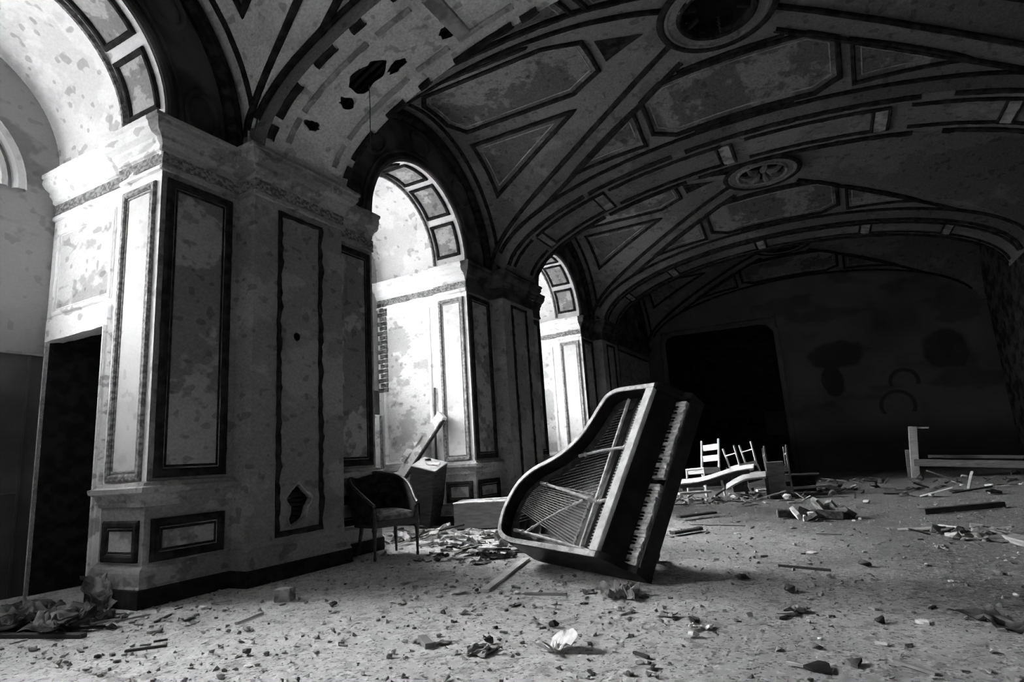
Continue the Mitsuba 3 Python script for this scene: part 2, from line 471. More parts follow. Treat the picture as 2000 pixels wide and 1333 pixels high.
for k, c in enumerate(BAYS[:4]):
    B = fresh('wall_left__window_bay')
    # the arch between the hall and the bay: a coffered soffit
    cyl = lambda r: (lambda q: (np.stack([np.asarray(q)[:, 0], c + r * np.cos(np.asarray(q)[:, 1]), SP + r * np.sin(np.asarray(q)[:, 1])], 1),
                                np.stack([np.zeros(len(q)), -np.cos(np.asarray(q)[:, 1]), -np.sin(np.asarray(q)[:, 1])], 1)))
    c12 = cyl(RO)
    add(B + '__soffit', plate(c12, sbox(-.64, 0, 0, np.pi), 0, .08), 'white_plaster', smooth=True)
    for i in range(5):
        a0, a1 = math.radians(36 * i + 4), math.radians(36 * i + 32)
        if i == 0: a0 = math.radians(6)
        if i == 4: a1 = math.radians(174)
        q = [(-.53, a0), (-.10, a0), (-.10, a1), (-.53, a1)]
        add(B + '__coffer', plate(c12, Polygon(q), .004, .08), 'coffer', smooth=True)
        add(B + '__coffer_moulding', sweep(c12, q, HALF(.055, .035), True, step=.06, rough_amt=.004, seed=i), 'dark_moulding')
    add(B + '__arch_roll', sweep(c12, [(-.62, t) for t in np.linspace(0, np.pi, 41)], HALF(.05, .045), step=1), 'grey_moulding', smooth=50)
    RB = RO + .06
    add(B + '__barrel_vault', plate(cyl(RB), sbox(XW, 0, -.63, np.pi), 0, .10), 'white_plaster', smooth=True)
    add(B + '__arch_shoulder', plate(polar(c, -.64, -1), Polygon([(0, RO), (np.pi, RO), (np.pi, RB + .01), (0, RB + .01)]), 0, .1), 'white_plaster')
    for s in (-1, 1):
        yy = c + s * RB
        sw = plane((0, yy, 0), (1, 0, 0), (0, 0, 1), (0, -s, 0))
        f = sbox(XW, 0, -.63, SP)
        door = (k == 1 and s == 1)
        if door:
            f = f.difference(sbox(-1.9, -.1, -.83, 2.53))
        add(B + '__side_wall', plate(sw, f), 'white_plaster')
        st = plane((0, c + s * RO, 0), (1, 0, 0), (0, 0, 1), (0, -s, 0))
        add(B + '__reveal', plate(st, sbox(-.64, .82, 0, SP)), 'white_plaster')
        add(B + '__reveal_dado', plate(st, sbox(-.64, 0, 0, .82)), 'hall_plaster')
        add(B + '__reveal_edge', plate(plane((-.64, 0, 0), (0, 1, 0), (0, 0, 1), (-1, 0, 0)), sbox(min(c + s * RO, yy), 0, max(c + s * RO, yy), SP)), 'white_plaster')
        framed(B, st, rect(-.555, -.10, 1.05, 3.74), .065, .03, 'white_panel', 'grey_moulding', name='reveal_panel', seed=k)
        framed(B, st, rect(-.545, -.09, .38, .66), .06, .03, 'hall_panel', 'dark_moulding', name='dado_panel', seed=k)
        z0 = 2.80 if door else 1.05
        framed(B, sw, rect(-1.86, -.84, z0, 3.70), .05, .022, 'stained_panel', 'white_plaster', name='side_panel', seed=k, rough_amt=.006)
        if door:
            D = 'door_1'
            tag(D, 'dark doorless passage through the near pier', kind='structure')
            add(D + '__passage', cat(bx(-1.9, -.83, yy, yy + 1.4, 2.53, 2.6), bx(-.9, -.82, yy, yy + 1.4, 0, 2.53), bx(-1.98, -1.9, yy, yy + 1.4, 0, 2.53), bx(-1.98, -.82, yy + 1.4, yy + 1.45, 0, 2.6)), 'soot')
            add(D + '__casing', cat(bx(-.83, -.76, yy - .05, yy + .02, 0, 2.5, .008), bx(-.80, -.775, yy - .075, yy - .04, 0, 2.5, .006)), 'white_paint')
            lint = bx(-1.93, -.80, yy - .035, yy + .12, 2.5, 2.72, 0)
            lint = lint.subdivide().subdivide().subdivide()
            v = np.array(lint.vertices)
            lo = v[:, 2] < 2.51
            v[lo, 2] += .05 * (meshkit.noise(v[lo] * 11, 3) - .5)
            add(D + '__broken_lintel', mesh_of(v, lint.faces), 'white_plaster')

# exposed brick in the jamb of the bay behind the armchair
Wb = 'window_3'
c = BAYS[2]
for s in (1,):
    y = c + s * (RO + .06)
    for i in range(19):
        z = 2.32 + i * .088
        for j in range(2):
            x0 = XW + .012 + (.05 if i % 2 else 0) + j * .11
            wd = .10 if i % 2 == 0 or j == 0 else .05
            d = .02 + .012 * rng.random()
            add(Wb + '__brick', bx(x0 - .0, x0 + wd, y - d - .004, y + .01, z, z + .072, .006), 'brick')

# ---- piers
PROF_CORNICE = [(0, 3.86), (.03, 3.865), (.03, 3.90), (.012, 3.91), (.012, 4.05), (.035, 4.06), (.035, 4.10), (.07, 4.14), (.075, 4.17), (.12, 4.20), (.15, 4.25), (.15, 4.30), (.17, 4.31), (.17, 4.345), (0, 4.36)]
PROF_DADO = [(0, .80), (.02, .805), (.02, .84), (.035, .86), (.045, .90), (.08, .92), (.085, .96), (.05, .975), (.04, 1.0), (0, 1.01)]
PROF_PLINTH = [(.055, 0), (.055, .155), (.045, .17), (.045, .27), (.035, .30), (.015, .315), (0, .33)]
for k, pc in enumerate(PIERS):
    P = fresh('wall_left__pier')
    lo, hi = pc - 1.45, pc + 1.45
    solid_hi = k == 3      # the last opening is walled up
    # pilaster carrying the transverse arch
    front = sbox(pc - .62, 0, pc + .62, 4.4)
    if k == 1:
        a = np.linspace(0, 2 * np.pi, 26)[:-1]
        hole = Polygon([(4.53 + (.15 + .03 * math.sin(3 * t + 1) + .02 * math.sin(7 * t)) * math.cos(t), .69 + (.22 + .03 * math.sin(2 * t) + .02 * math.sin(5 * t)) * math.sin(t) * (.85 if math.sin(t) > 0 else 1)) for t in a])
        hole2 = Point(4.51, 2.43).buffer(.045, 5)
        front = front.difference(hole).difference(hole2)
    pf = plane((.25, 0, 0), (0, 1, 0), (0, 0, 1), (1, 0, 0))
    add(P + '__pilaster', cat(plate(pf, front), bx(0, .25, pc - .62, pc - .619, 0, 4.4), bx(0, .25, pc + .619, pc + .62, 0, 4.4)), 'hall_plaster')
    if k == 1:
        rim = sweep(pf, list(hole.exterior.coords)[:-1], [(-.02, -.05), (-.012, .004), (.012, .004), (.02, -.05)], True, step=.05, rough_amt=.01)
        add(P + '__broken_edge', rim, 'cornice')
        add(P + '__lath', cat(*[bx(.15, .16, 4.3, 4.8, .44 + i * .045, .47 + i * .045) for i in range(11)]), 'soot')
        lab = labels.setdefault(P + '__lath', {'label': 'dark laths behind the hole in the plaster'})
    frame = rect(pc - .30, pc + .27, .42, 3.76)
    m = sweep(pf, frame, HALF(.05, .03), True, step=.05, rough_amt=.022 if k == 1 else .012, seed=k)
    add(P + '__pilaster_moulding', m, 'dark_moulding')
    # wall faces either side of the pilaster
    for a0, a1 in ((lo + .09, pc - .74), (pc + .74, hi - .09)):
        framed(P, hall, rect(a0, a1, 1.07, 3.77), .075, .03, 'hall_panel', 'dark_moulding', name='wall_panel', seed=k)
        framed(P, hall, rect(a0, a1, .38, .66), .07, .035, 'hall_panel', 'dark_moulding', name='dado_panel', seed=k)
    end_a = [(XW, lo - .0 + 0.06), (-.64, lo + .06), (-.64, lo)]
    # plan outline, walked so that the room is on the right-hand side
    pilo, pihi = pc - .62, pc + .62
    path = [(XW, lo + .06), (-.64, lo + .06), (-.64, lo), (0, lo), (0, pilo), (.25, pilo), (.25, pihi), (0, pihi), (0, hi)]
    path += [(-.64, hi), (-.64, hi - .06), (XW, hi - .06)] if not solid_hi else [(0, YE)]
    hall_m = 'cornice' if k < 2 else 'dark_paint'
    for q_, m_ in ((path[:4], 'white_plaster'), ([(-.001, lo)] + path[3:8] + [(0, hi)], hall_m), (path[8:], 'white_plaster' if not solid_hi else 'dark_paint')):
        if len(q_) > 1:
            add(P + '__cornice', run_moulding(q_, PROF_CORNICE, .012 if k == 1 else .006, k), m_)
    for fp, fm in (((path, 'grey_moulding'),) if k < 2 else ((path[:4], 'grey_moulding'), (path[3:9], 'dark_paint'), (path[8:], 'grey_moulding'))):
      if len(fp) > 1:
        add(P + '__frieze', run_moulding(offset_poly(fp, .014), [(0, 3.92), (.008, 3.925), (.008, 4.035), (0, 4.04)], .014, k + 3, step=.035), fm)
    start = [(XW, lo + .06)] if k != 1 else [(-.76, lo + .06)]
    add(P + '__dado_rail', run_moulding(start + [(-.64, lo + .06), (-.64, lo), (0, lo), (0, pilo)], PROF_DADO, .006, k), 'cornice')
    q = [(0, pihi), (0, hi)] + ([(-.64, hi), (-.64, hi - .06), (XW, hi - .06)] if not solid_hi else [(0, YE)])
    add(P + '__dado_rail', run_moulding(q, PROF_DADO, .006, k), 'cornice')
    path = start + path[1:]
    add(P + '__plinth', run_moulding(path, PROF_PLINTH, .004, k), 'hall_plaster')
    add(P + '__plinth_board', run_moulding(offset_poly(path, .057), [(0, 0), (.006, 0), (.006, .14), (0, .15)], 0, k), 'soot')

# ---- other walls of the hall
tag('wall_right', 'right wall of the hall', kind='structure')
add('wall_right', plate(plane((XR, 0, 0), (0, 1, 0), (0, 0, 1), (-1, 0, 0)), sbox(YB - .3, 0, YE + .3, 6.9)), 'dark_paint')
tag('wall_back', 'wall behind the camera', kind='structure')
add('wall_back', plate(plane((0, YB, 0), (1, 0, 0), (0, 0, 1), (0, 1, 0)), sbox(-2.5, 0, XR + .2, 6.9)), 'pale_vault')
tag('wall_end', 'far end wall, sooty and scrawled, with a large dark opening', kind='structure')
op = Polygon([(.55, -.1), (4.05, -.1), (4.05, 4.35), (3.85, 4.62), (3.6, 4.68), (.9, 4.72), (.62, 4.6), (.55, 4.4)])
em = plane((0, YE, 0), (1, 0, 0), (0, 0, 1), (0, -1, 0))
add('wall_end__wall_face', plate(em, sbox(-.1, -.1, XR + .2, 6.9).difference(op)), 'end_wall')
add('wall_end__recess', cat(bx(.4, 4.2, YE + 2.4, YE + 2.45, 0, 4.9), bx(.5, .55, YE, YE + 2.4, 0, 4.9), bx(4.05, 4.1, YE, YE + 2.4, 0, 4.9), bx(.5, 4.1, YE, YE + 2.4, 4.72, 4.8)), 'soot')
add('wall_end__opening_moulding', sweep(em, list(op.exterior.coords)[:-1], HALF(.16, .06), True, step=.2, rough_amt=.01), 'end_wall')
tag('wall_bay_end', 'walls closing the window bays at both ends', kind='structure')
add('wall_bay_end', cat(bx(XW - .4, 0, YE - .02, YE + .0, 0, 6.9), bx(XW - .42, 0, YB - .05, YB, 0, 6.9)), 'white_plaster')

# ------------------------------------------------------------------ the vault
tag('ceiling', 'groin vaulted ceiling with moulded panels and flaking paint', kind='structure')
add('ceiling__roof_slab', bx(-2.5, XR + .3, YB - .3, YE + 2.6, 6.9, 7.0), 'soot')
ZS, HR, YH, AX = 4.4, 2.05, 2.05, 4.5
def groin_e(t):
    return np.clip(2.05 * np.sqrt(np.clip(1 - t * t, 0, 1)) / (2.05 - .55 * t * t), 0, 1)
def groin_off(t):
    return AX * np.sqrt(np.clip(1 - groin_e(t) ** 2, 0, 1))
def vaultW(c, side):
    """web against the wall: (distance from the wall, angle in degrees from the crown)"""
    def fn(q):
        q = np.asarray(q, float)
        th = np.radians(q[:, 1])
        x = q[:, 0] if side < 0 else XR - q[:, 0]
        return np.stack([x, c + YH * np.sin(th), ZS + HR * np.cos(th)], 1), np.stack([0 * x, -np.sin(th), -np.cos(th)], 1)
    return fn
def vaultT(c):
    """web over a transverse arch: (offset from the hall's axis, t = -1..1 across the bay)"""
    def pos(a, t):
        e = np.sqrt(np.clip(1 - (a / AX) ** 2, 0, 1))
        return np.stack([HW + a, c + YH * t, ZS + (2.05 - .55 * t * t) * e], 1)
    def fn(q):
        q = np.asarray(q, float)
        a, t = q[:, 0], q[:, 1]
        d = 1e-3
        n = np.cross(pos(a + d, t) - pos(a - d, t), pos(a, t + d) - pos(a, t - d))
        n /= np.linalg.norm(n, axis=1, keepdims=True) + 1e-15
        n[n[:, 2] > 0] *= -1
        return pos(a, t), n
    return fn
_tt = np.linspace(0, 1, 61)
_off = groin_off(_tt)
def t_of_off(a):
    return np.interp(np.abs(a), _off, _tt)

def pierced(m, c):
    q = m.triangles_center
    keep = np.hypot(q[:, 0] - HW, q[:, 1] - c) > .45
    return mesh_of(np.array(m.vertices), np.array(m.faces)[keep])
for k, c in enumerate(BAYS):
    V = fresh('ceiling__vault')
    for side in (-1, 1):
        th = np.linspace(-90, 90, 61)
        fn = vaultW(c, side)
        P = []
        for s in np.linspace(0, 1, 24):
            xg = HW - groin_off(np.sin(np.radians(th)))
            p, _ = fn(np.stack([xg * s - .02 * (1 - s), th], 1))
            P.append(p)
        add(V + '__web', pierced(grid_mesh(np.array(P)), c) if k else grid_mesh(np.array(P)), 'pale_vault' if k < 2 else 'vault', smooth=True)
    for s in (-1, 1):
        fn = vaultT(c)
        P = []
        for t in np.linspace(0, 1, 33):
            g = groin_off(np.array([t]))[0]
            a = np.linspace(-1, 1, 61) * g
            P.append(fn(np.stack([a, np.full(61, s * t)], 1))[0])
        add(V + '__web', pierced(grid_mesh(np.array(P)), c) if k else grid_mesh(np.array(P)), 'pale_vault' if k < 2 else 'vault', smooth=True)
    if k == 0:
        continue
    # panels on the webs against the walls
    for side in ((-1, 1) if k in (1, 2) else (-1,)):
        fn = vaultW(c, side)
        octo = [(.34, -9), (.55, -17), (2.45, -17), (2.95, -10), (2.95, 10), (2.45, 17), (.55, 17), (.34, 9)]
        def fr(poly, w, h, pm='vault_panel', st=.10, seed=0):
            sc = lambda pl: pl
            P2 = Polygon(poly)
            # subdivide in degrees/metres: scale the angle so that a step is a length
            f2 = lambda q: fn(np.asarray(q) * np.array([1, 1 / .0358]))
            pp = [(a, b * .0358) for a, b in poly]
            add(V + '__panel', plate(f2, Polygon(pp).buffer(-w * .2), .006, .12), pm, smooth=True)
            mm = sweep(f2, pp, HALF(w, h), True, step=.08, rough_amt=.006, seed=seed)
            mi_ = sweep(f2, list(Polygon(pp).buffer(-.10, join_style=2).exterior.coords)[:-1], HALF(.02, .014), True, step=.08)
            add(V + '__panel_moulding', mm, 'dark_moulding')
            add(V + '__panel_bead', mi_, 'pale_moulding')
        fr(octo, .07, .045, seed=k)
        for s in (-1, 1):
            fr([(.48, s * 25), (2.35, s * 25), (.50, s * 53)], .065, .04, seed=k + s)
        f2 = lambda q: fn(np.asarray(q) * np.array([1, 1 / .0358]))
        tip = [(3.10, -7 * .0358), (3.10, 7 * .0358), (3.72, 0)]
        add(V + '__tip_panel', plate(f2, Polygon(tip), .008, .1), 'dark_moulding', smooth=True)
        # outer outline of the web: along the wall rib and along the groin
        th = np.concatenate([np.linspace(-86, -2.5, 36)])
        for s in (-1, 1):
            xg = HW - groin_off(np.sin(np.radians(th))) - .10
            xg = np.maximum(xg, .10)
            add(V + '__groin_moulding', sweep(f2, [(x, s * a * .0358) for x, a in zip(xg, th)], HALF(.075, .05), step=9, rough_amt=.006, seed=3), 'dark_moulding')
        add(V + '__rib_moulding', sweep(f2, [(.22, a * .0358) for a in np.linspace(-80, 80, 60)], HALF(.06, .035), step=9, rough_amt=.005), 'dark_moulding')
    # panels on the webs over the transverse arches, and the diagonal bands
    fnT = vaultT(c)
    ST = 2.05
    f3 = lambda q: fnT(np.asarray(q) * np.array([1, 1 / ST]))
    for s in (-1, 1):
        octo = [(-1.33, .56), (-1.0, .47), (1.0, .47), (1.33, .56), (1.33, .86), (1.0, .94), (-1.0, .94), (-1.33, .86)]
        tri = [(-2.80, .87), (-1.50, .60), (-1.50, .93)]
        for poly, w in ((octo, .075), (tri, .06), ([(-a, b) for a, b in tri][::-1], .06)):
            pp = [(a, s * b * ST) for a, b in poly]
            add(V + '__panel', plate(f3, Polygon(pp).buffer(-w * .2), .006, .12), 'vault_panel', smooth=True)
            add(V + '__panel_moulding', sweep(f3, pp, HALF(w, .045), True, step=.08, rough_amt=.006, seed=k), 'dark_moulding')
            add(V + '__panel_bead', sweep(f3, list(Polygon(pp).buffer(-.10, join_style=2).exterior.coords)[:-1], HALF(.02, .014), True, step=.08), 'pale_moulding')
        # stepped second line of the octagon
        add(V + '__octagon_fillet', cat(sweep(f3, [(-.72, s * .435 * ST), (.72, s * .435 * ST)], HALF(.05, .035), step=.1), sweep(f3, [(-.72, s * .972 * ST), (.72, s * .972 * ST)], HALF(.05, .035), step=.1)), 'dark_moulding')
        # diagonal bands: raised strips from each springing to the medallion, edged with a dark moulding
        for sx in (-1, 1):
            a = np.linspace(.62, 4.40, 40)
            t0 = t_of_off(a)
            wdt = np.clip(.24 - .02 * a, .12, .25) * np.clip((4.48 - a) / .8, .12, 1) + 0.0
            t1 = np.minimum(t0 + wdt / 2.05 * 1.55, .985)
            add(V + '__diagonal_band', sweep(f3, [(sx * x, s * t * ST) for x, t in zip(a, t1)], HALF(.075, .05), step=9, rough_amt=.006, seed=5), 'dark_moulding')
        # edge of the web along the transverse arch
        a = np.linspace(-4.35, 4.35, 80)
        add(V + '__edge_moulding', sweep(f3, [(x, s * .985 * ST) for x in a], HALF(.05, .05), step=9, rough_amt=.006, seed=9), 'dark_moulding')
    # medallion
    m1 = []
    P = []
    for r, h in ((.70, -.004), (.70, .03), (.62, .045), (.60, .03), (.50, .03), (.49, .06), (.465, .075), (.44, .06), (.42, -.02)):
        P.append([[HW + r * math.cos(w), c + r * math.sin(w), 6.40 - .035 * (r / .7) ** 2 - h] for w in np.linspace(0, 2 * np.pi, 49)])
    Pm = np.array(P)
    add(V + '__medallion', grid_mesh(Pm[:6]), 'vault', smooth=35)
    add(V + '__medallion_ring', grid_mesh(Pm[4:]), 'dark_moulding' if k != 3 else 'pale_moulding', smooth=35)
    add(V + '__medallion_bead', grid_mesh(np.array([[[HW + (.70 + .05 * math.cos(b)) * math.cos(w), c + (.70 + .05 * math.cos(b)) * math.sin(w), 6.37 - .03 - .03 * math.sin(b)] for w in np.linspace(0, 2 * np.pi, 49)] for b in np.linspace(0, np.pi, 7)])), 'dark_moulding')
    add(V + '__medallion_well', grid_mesh(np.array([[[HW + r * math.cos(w), c + r * math.sin(w), z] for w in np.linspace(0, 2 * np.pi, 33)] for r, z in ((.43, 6.38), (.42, 6.56), (.02, 6.57))])), 'black_void')
    if k == 3:
        for i in range(7):
            w = i * 2 * np.pi / 7 + .3
            add(V + '__rosette_leaf', tube([(HW + r * math.cos(w + .5 * r), c + r * math.sin(w + .5 * r), z) for r, z in ((.10, 6.40), (.2, 6.33), (.3, 6.31), (.42, 6.36))], (.03, .07, .06, .03), 7), 'vault', 40)

# ---- transverse arches on the pilasters
AR, AH = 4.30, 1.42
def archmap(pc):
    def fn(q):
        q = np.asarray(q, float)
        ph = q[:, 0] / 4.0
        n = np.stack([-np.sin(ph) / AR, 0 * ph, -np.cos(ph) / AH], 1)
        n /= np.linalg.norm(n, axis=1, keepdims=True)
        return np.stack([HW + AR * np.sin(ph), pc + q[:, 1], 4.30 + AH * np.cos(ph)], 1), n
    return fn
for k, pc in enumerate(PIERS + [YE + .62]):
    A = fresh('ceiling__transverse_arch')
    am = archmap(pc)
    strip = sbox(-np.pi / 2 * 4, -.6, np.pi / 2 * 4, .6)
    R4 = lambda deg: math.radians(deg) * 4
    holes = []
    if k == 1:
        def blob(d0, y0, rx, ry, sd):
            r = np.random.default_rng(sd)
            return Polygon([(R4(d0) + rx * (1 + .5 * (r.random() - .5)) * math.cos(t), y0 + ry * (1 + .6 * (r.random() - .5)) * math.sin(t)) for t in np.linspace(0, 2 * np.pi, 17)[:-1]]).buffer(0)
        holes = [blob(-52, -.02, .38, .14, 1), blob(-71, -.16, .11, .10, 2), blob(-34, .17, .16, .09, 3), blob(-60, .02, .10, .10, 4), blob(-46, .12, .16, .06, 6)]
        for h in holes:
            strip = strip.difference(h)
        add(A + '__lath', cat(*[plate(am, sbox(R4(-80), -.45 + i * .09, R4(-25), -.40 + i * .09), -.10, .2) for i in range(10)]), 'soot')
        labels[A + '__lath'] = {'label': 'dark laths behind the holes in the plaster'}
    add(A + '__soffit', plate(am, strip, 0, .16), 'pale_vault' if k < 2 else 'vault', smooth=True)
    ph = np.linspace(-np.pi / 2, np.pi / 2, 64)
    lo_, _ = am(np.stack([ph * 4, np.full(64, 0)], 1))
    for s in (-1, 1):
        e0 = lo_ + np.array([0, s * .6, 0])
        e1 = e0 + np.array([0, s * .02, 0]) + np.stack([-.25 * np.sin(ph), 0 * ph, .30 + 0 * ph], 1) * np.array([-1, 1, 1])
        add(A + '__side', grid_mesh(np.array([e0, e1])), 'vault', smooth=True)
    g = .35 if k == 1 else (.12 if k == 2 else None)
    for y in (-.56, .56):
        add(A + '__edge_moulding', sweep(am, [(p * 4, y) for p in np.linspace(-1.53, 1.53, 120)], HALF(.08, .05), step=9, rough_amt=.014, seed=k, gaps=g), 'dark_moulding')
    for y in (-.34, .34):
        add(A + '__inner_moulding', sweep(am, [(p * 4, y) for p in np.linspace(-1.5, 1.5, 140)], HALF(.06, .04), step=9, rough_amt=.012, seed=k + 7, gaps=g), 'dark_moulding' if k != 1 else 'cornice')
    for d in ((-33, 10, 40) if k == 1 else (-60, -36, -5, 25, 50)):
        add(A + '__strap', sweep(am, [(R4(d), -.34), (R4(d), .34)], [(-.09, 0), (-.08, .035), (.08, .035), (.09, 0)], step=.1, rough_amt=.006, seed=d + 90), 'pale_moulding')
        if k != 1:
            for e in (-1, 1):
                add(A + '__strap_moulding', sweep(am, [(R4(d) + e * .11, -.34), (R4(d) + e * .11, .34)], HALF(.04, .045), step=.1, rough_amt=.008, seed=d + 91), 'dark_moulding')
# pieces of the wall behind the arches, above the pilasters
add('ceiling__spandrel', cat(*[bx(-.05, .14, pc - .64, pc + .64, 4.3, 6.8) for pc in PIERS[:2]]), 'pale_vault')
add('ceiling__spandrel', cat(*[bx(-.05, .14, pc - .64, pc + .64, 4.3, 6.8) for pc in PIERS[2:]]), 'vault')
add('ceiling__spandrel', cat(*[bx(XR - .14, XR, pc - .64, pc + .64, 4.3, 6.8) for pc in PIERS]), 'vault')

#==OBJECTS==
# ------------------------------------------------------------------ objects
def TF(loc=(0, 0, 0), R=None, s=1.0):
    t = np.eye(4)
    if R is not None:
        t[:3, :3] = np.asarray(R) * s
    else:
        t[:3, :3] *= s
    t[:3, 3] = loc
    return t
def RZ(deg, pitch=0, rollx=0):
    return Rot.from_euler('xyz', [rollx, pitch, deg], degrees=True).as_matrix()

# ---- the grand piano, tipped on its straight side and leaning back on its legs
PN = thing('grand_piano', 'black grand piano without its lid, tipped on its side with strings and keys exposed', 'piano')
PT = TF((3.6056, 4.4157, .2170), Rot.from_rotvec([.5803, -.8689, 1.0104]).as_matrix())
OUT = [(0, -.02), (0, 1.25), (.02, 1.42), (.08, 1.54), (.18, 1.60), (.32, 1.63), (.46, 1.625), (.60, 1.585), (.72, 1.49), (.80, 1.37), (.87, 1.22), (.98, 1.06), (1.11, .95), (1.27, .88), (1.45, .83), (1.55, .785), (1.60, .71), (1.62, .62), (1.62, -.02)]
def smooth_curve(pts, n):
    from scipy.interpolate import CubicSpline
    pts = np.array(pts, float)
    s = np.r_[0, np.cumsum(np.linalg.norm(np.diff(pts, axis=0), axis=1))]
    return CubicSpline(s, pts)(np.linspace(0, s[-1], n))
curve = smooth_curve(OUT[1:-1], 70)
outline = Polygon([OUT[0]] + [tuple(q) for q in curve] + [OUT[-1]])
front_cut = sbox(.055, -1, 1.565, .28)
ring = outline.difference(outline.buffer(-.05)).difference(front_cut)
ring = ring if ring.geom_type == 'Polygon' else max(ring.geoms, key=lambda g: g.area)
def ext(poly, w0, w1):
    m = cat(*[trimesh.creation.extrude_polygon(g, w1 - w0, engine='earcut') for g in getattr(poly, 'geoms', [poly])])
    m.apply_translation([0, 0, w0])
    return m
back = sbox(-1, .20, 3, 3)
pa = lambda name, mesh, m, smooth=False: add(PN + '__' + name, mesh, m, smooth, PT)
pa('rim', ext(ring.intersection(back), -.40, -.012), 'piano_black', 35)
pa('rim__edge', ext(ring.intersection(back).buffer(-.004), -.012, 0), 'glint_worn_edge', 35)
labels[PN + '__rim__edge'] = {'label': 'pale top edge of the rim, painted highlight over worn veneer'}
pa('bottom_board', ext(outline.buffer(-.03), -.36, -.33), 'dark_wood')
# cheeks: the ends of the case beside the keys, stepping down towards the front
for u0, u1 in ((0, .055), (1.565, 1.62)):
    prof = Polygon([(-.05, -.40), (.21, -.40), (.21, 0), (.16, -.004), (.10, -.05), (.06, -.13), (.02, -.19), (-.05, -.215)])
    m = trimesh.creation.extrude_polygon(prof, u1 - u0, engine='earcut')
    v = np.array(m.vertices)
    pa('cheek', mesh_of(np.stack([u0 + v[:, 2], v[:, 0], v[:, 1]], 1), np.array(m.faces)), 'piano_black', 35)
pa('key_bed', bx(.0, 1.62, -.05, .30, -.40, -.31, .006), 'piano_black')
pa('key_slip', bx(.05, 1.57, -.055, -.03, -.39, -.235, .006), 'piano_black')
pa('fallboard', cat(bar((.81, .10, -.215), (.81, .19, -.04), .022, 1.50, (1, 0, 0), .004)), 'piano_black')
pa('stretcher', bx(.05, 1.57, .195, .285, -.05, .004, .005), 'pale_wood')
labels[PN + '__stretcher'] = {'label': 'pale bare wooden rail across the case behind the keys'}
wk = .0286
pat = [1, 1, 0, 1, 1, 1, 0]
miss = {24, 25}
for i in range(52):
    u = .062 + i * wk
    if i in miss:
        continue
    h = -.236 + .012 * rng.random()
    y0 = -.012 + .016 * rng.random()
    pa('white_key', bx(u + .0008, u + wk - .0008, y0, .125, -.275, h, .003), 'ivory')
    if pat[(i + 5) % 7] and i < 51 and i + 1 not in miss:
        pa('black_key', bx(u + wk - .007, u + wk + .007, .066, .135, -.262, h + .014, .003), 'ebony')
inner = outline.buffer(-.052).intersection(sbox(-1, .285, 3, 3))
pa('soundboard', ext(inner, -.20, -.185), 'soundboard')
ringp = inner.difference(outline.buffer(-.17))
pa('iron_plate', ext(ringp.buffer(-.004), -.15, -.13), 'iron')
pa('pin_block', ext(sbox(.06, .287, 1.56, .47).intersection(inner), -.15, -.115), 'piano_black')
for a, b, r in (((1.02, .287), (.94, .93), .013), ((.515, .287), (.49, .47), .013), ((.49, .47), (.65, 1.33), .014), ((.06, .30), (.155, 1.43), .015), ((.15, 1.24), (.50, .66), .010)):
    p0, p1 = (*a, -.085), (*b, -.095)
    mid = [(1 - t) * np.array(p0) + t * np.array(p1) + np.array([0, 0, .018 * math.sin(math.pi * t)]) for t in np.linspace(0, 1, 9)]
    pa('plate_strut', cat(tube(mid, [r * 1.25] + [r] * 7 + [r * 1.25], 8), trimesh.creation.icosphere(2, r * 1.7).apply_translation(mid[1]), trimesh.creation.icosphere(2, r * 1.7).apply_translation(mid[-2])), 'iron_worn', 40)
pa('capo_bar', bar((.07, .485, -.095), (1.54, .555, -.095), .022, .03, (0, 0, 1), .004), 'iron_worn')
br = smooth_curve([(.12, 1.10), (.35, 1.18), (.55, 1.16), (.75, 1.0), (.95, .80), (1.2, .68), (1.48, .62)], 24)
pa('bridge', tube([(u, v, -.168) for u, v in br], .017, 6), 'dark_wood', 40)
br2 = smooth_curve([(.10, 1.34), (.3, 1.40), (.48, 1.38)], 10)
pa('bridge', tube([(u, v, -.160) for u, v in br2], .016, 6), 'dark_wood', 40)
# strings, tuning pins and dampers: rows too fine to pick apart singly
ss, tp, dm = [], [], []
L_in = outline.buffer(-.15).exterior
for i in range(19):
    u = .08 + i * .027
    q0 = np.array([u, .56])
    d = np.array([.30 - .20 * i / 19, 1.0])
    hit = LineString([q0, q0 + d * 2]).intersection(L_in)
    pts = [hit] if hit.geom_type == 'Point' else list(getattr(hit, 'geoms', []))
    if pts:
        e = max(pts, key=lambda g: g.y)
        ss.append(tube([(*q0, -.10), (e.x, e.y, -.115)], .0055, 4, False))
for i in range(34):
    u = .53 + i * .030
    q0 = np.array([u, .535 + .02 * (u - .5)])
    d = np.array([-.30 + .2 * (i / 34), 1.0])
    hit = LineString([q0, q0 + d * 2]).intersection(L_in)
    pts = [hit] if hit.geom_type == 'Point' else list(getattr(hit, 'geoms', []))
    if pts:
        e = min(pts, key=lambda g: (g.x - q0[0]) ** 2 + (g.y - q0[1]) ** 2)
        if e.y > q0[1] + .05:
            ss.append(tube([(*q0, -.125), (e.x, e.y, -.128)], .0034, 3, False))
k = pa('strings', cat(*ss), 'string')
labels[k] = {'label': 'steel and wound bass strings', 'kind': 'stuff'}
for i in range(20):
    u = .10 + i * .0205
    tp.append(trimesh.creation.icosphere(1, .0115).apply_translation((u, .565 + .006 * (i % 2), -.088)))
k = pa('tuning_pins', cat(*tp), 'iron_worn')
labels[k] = {'label': 'row of bright pins beside the bass strings', 'kind': 'stuff'}
for i in range(52):
    u = .10 + i * .028
    dm.append(bar((u, .292, -.100), (u - .03, .40, -.092), .009, .012))
k = pa('tuning_rows', cat(*dm), 'string')
labels[k] = {'label': 'comb of pins and wire ends along the pin block', 'kind': 'stuff'}
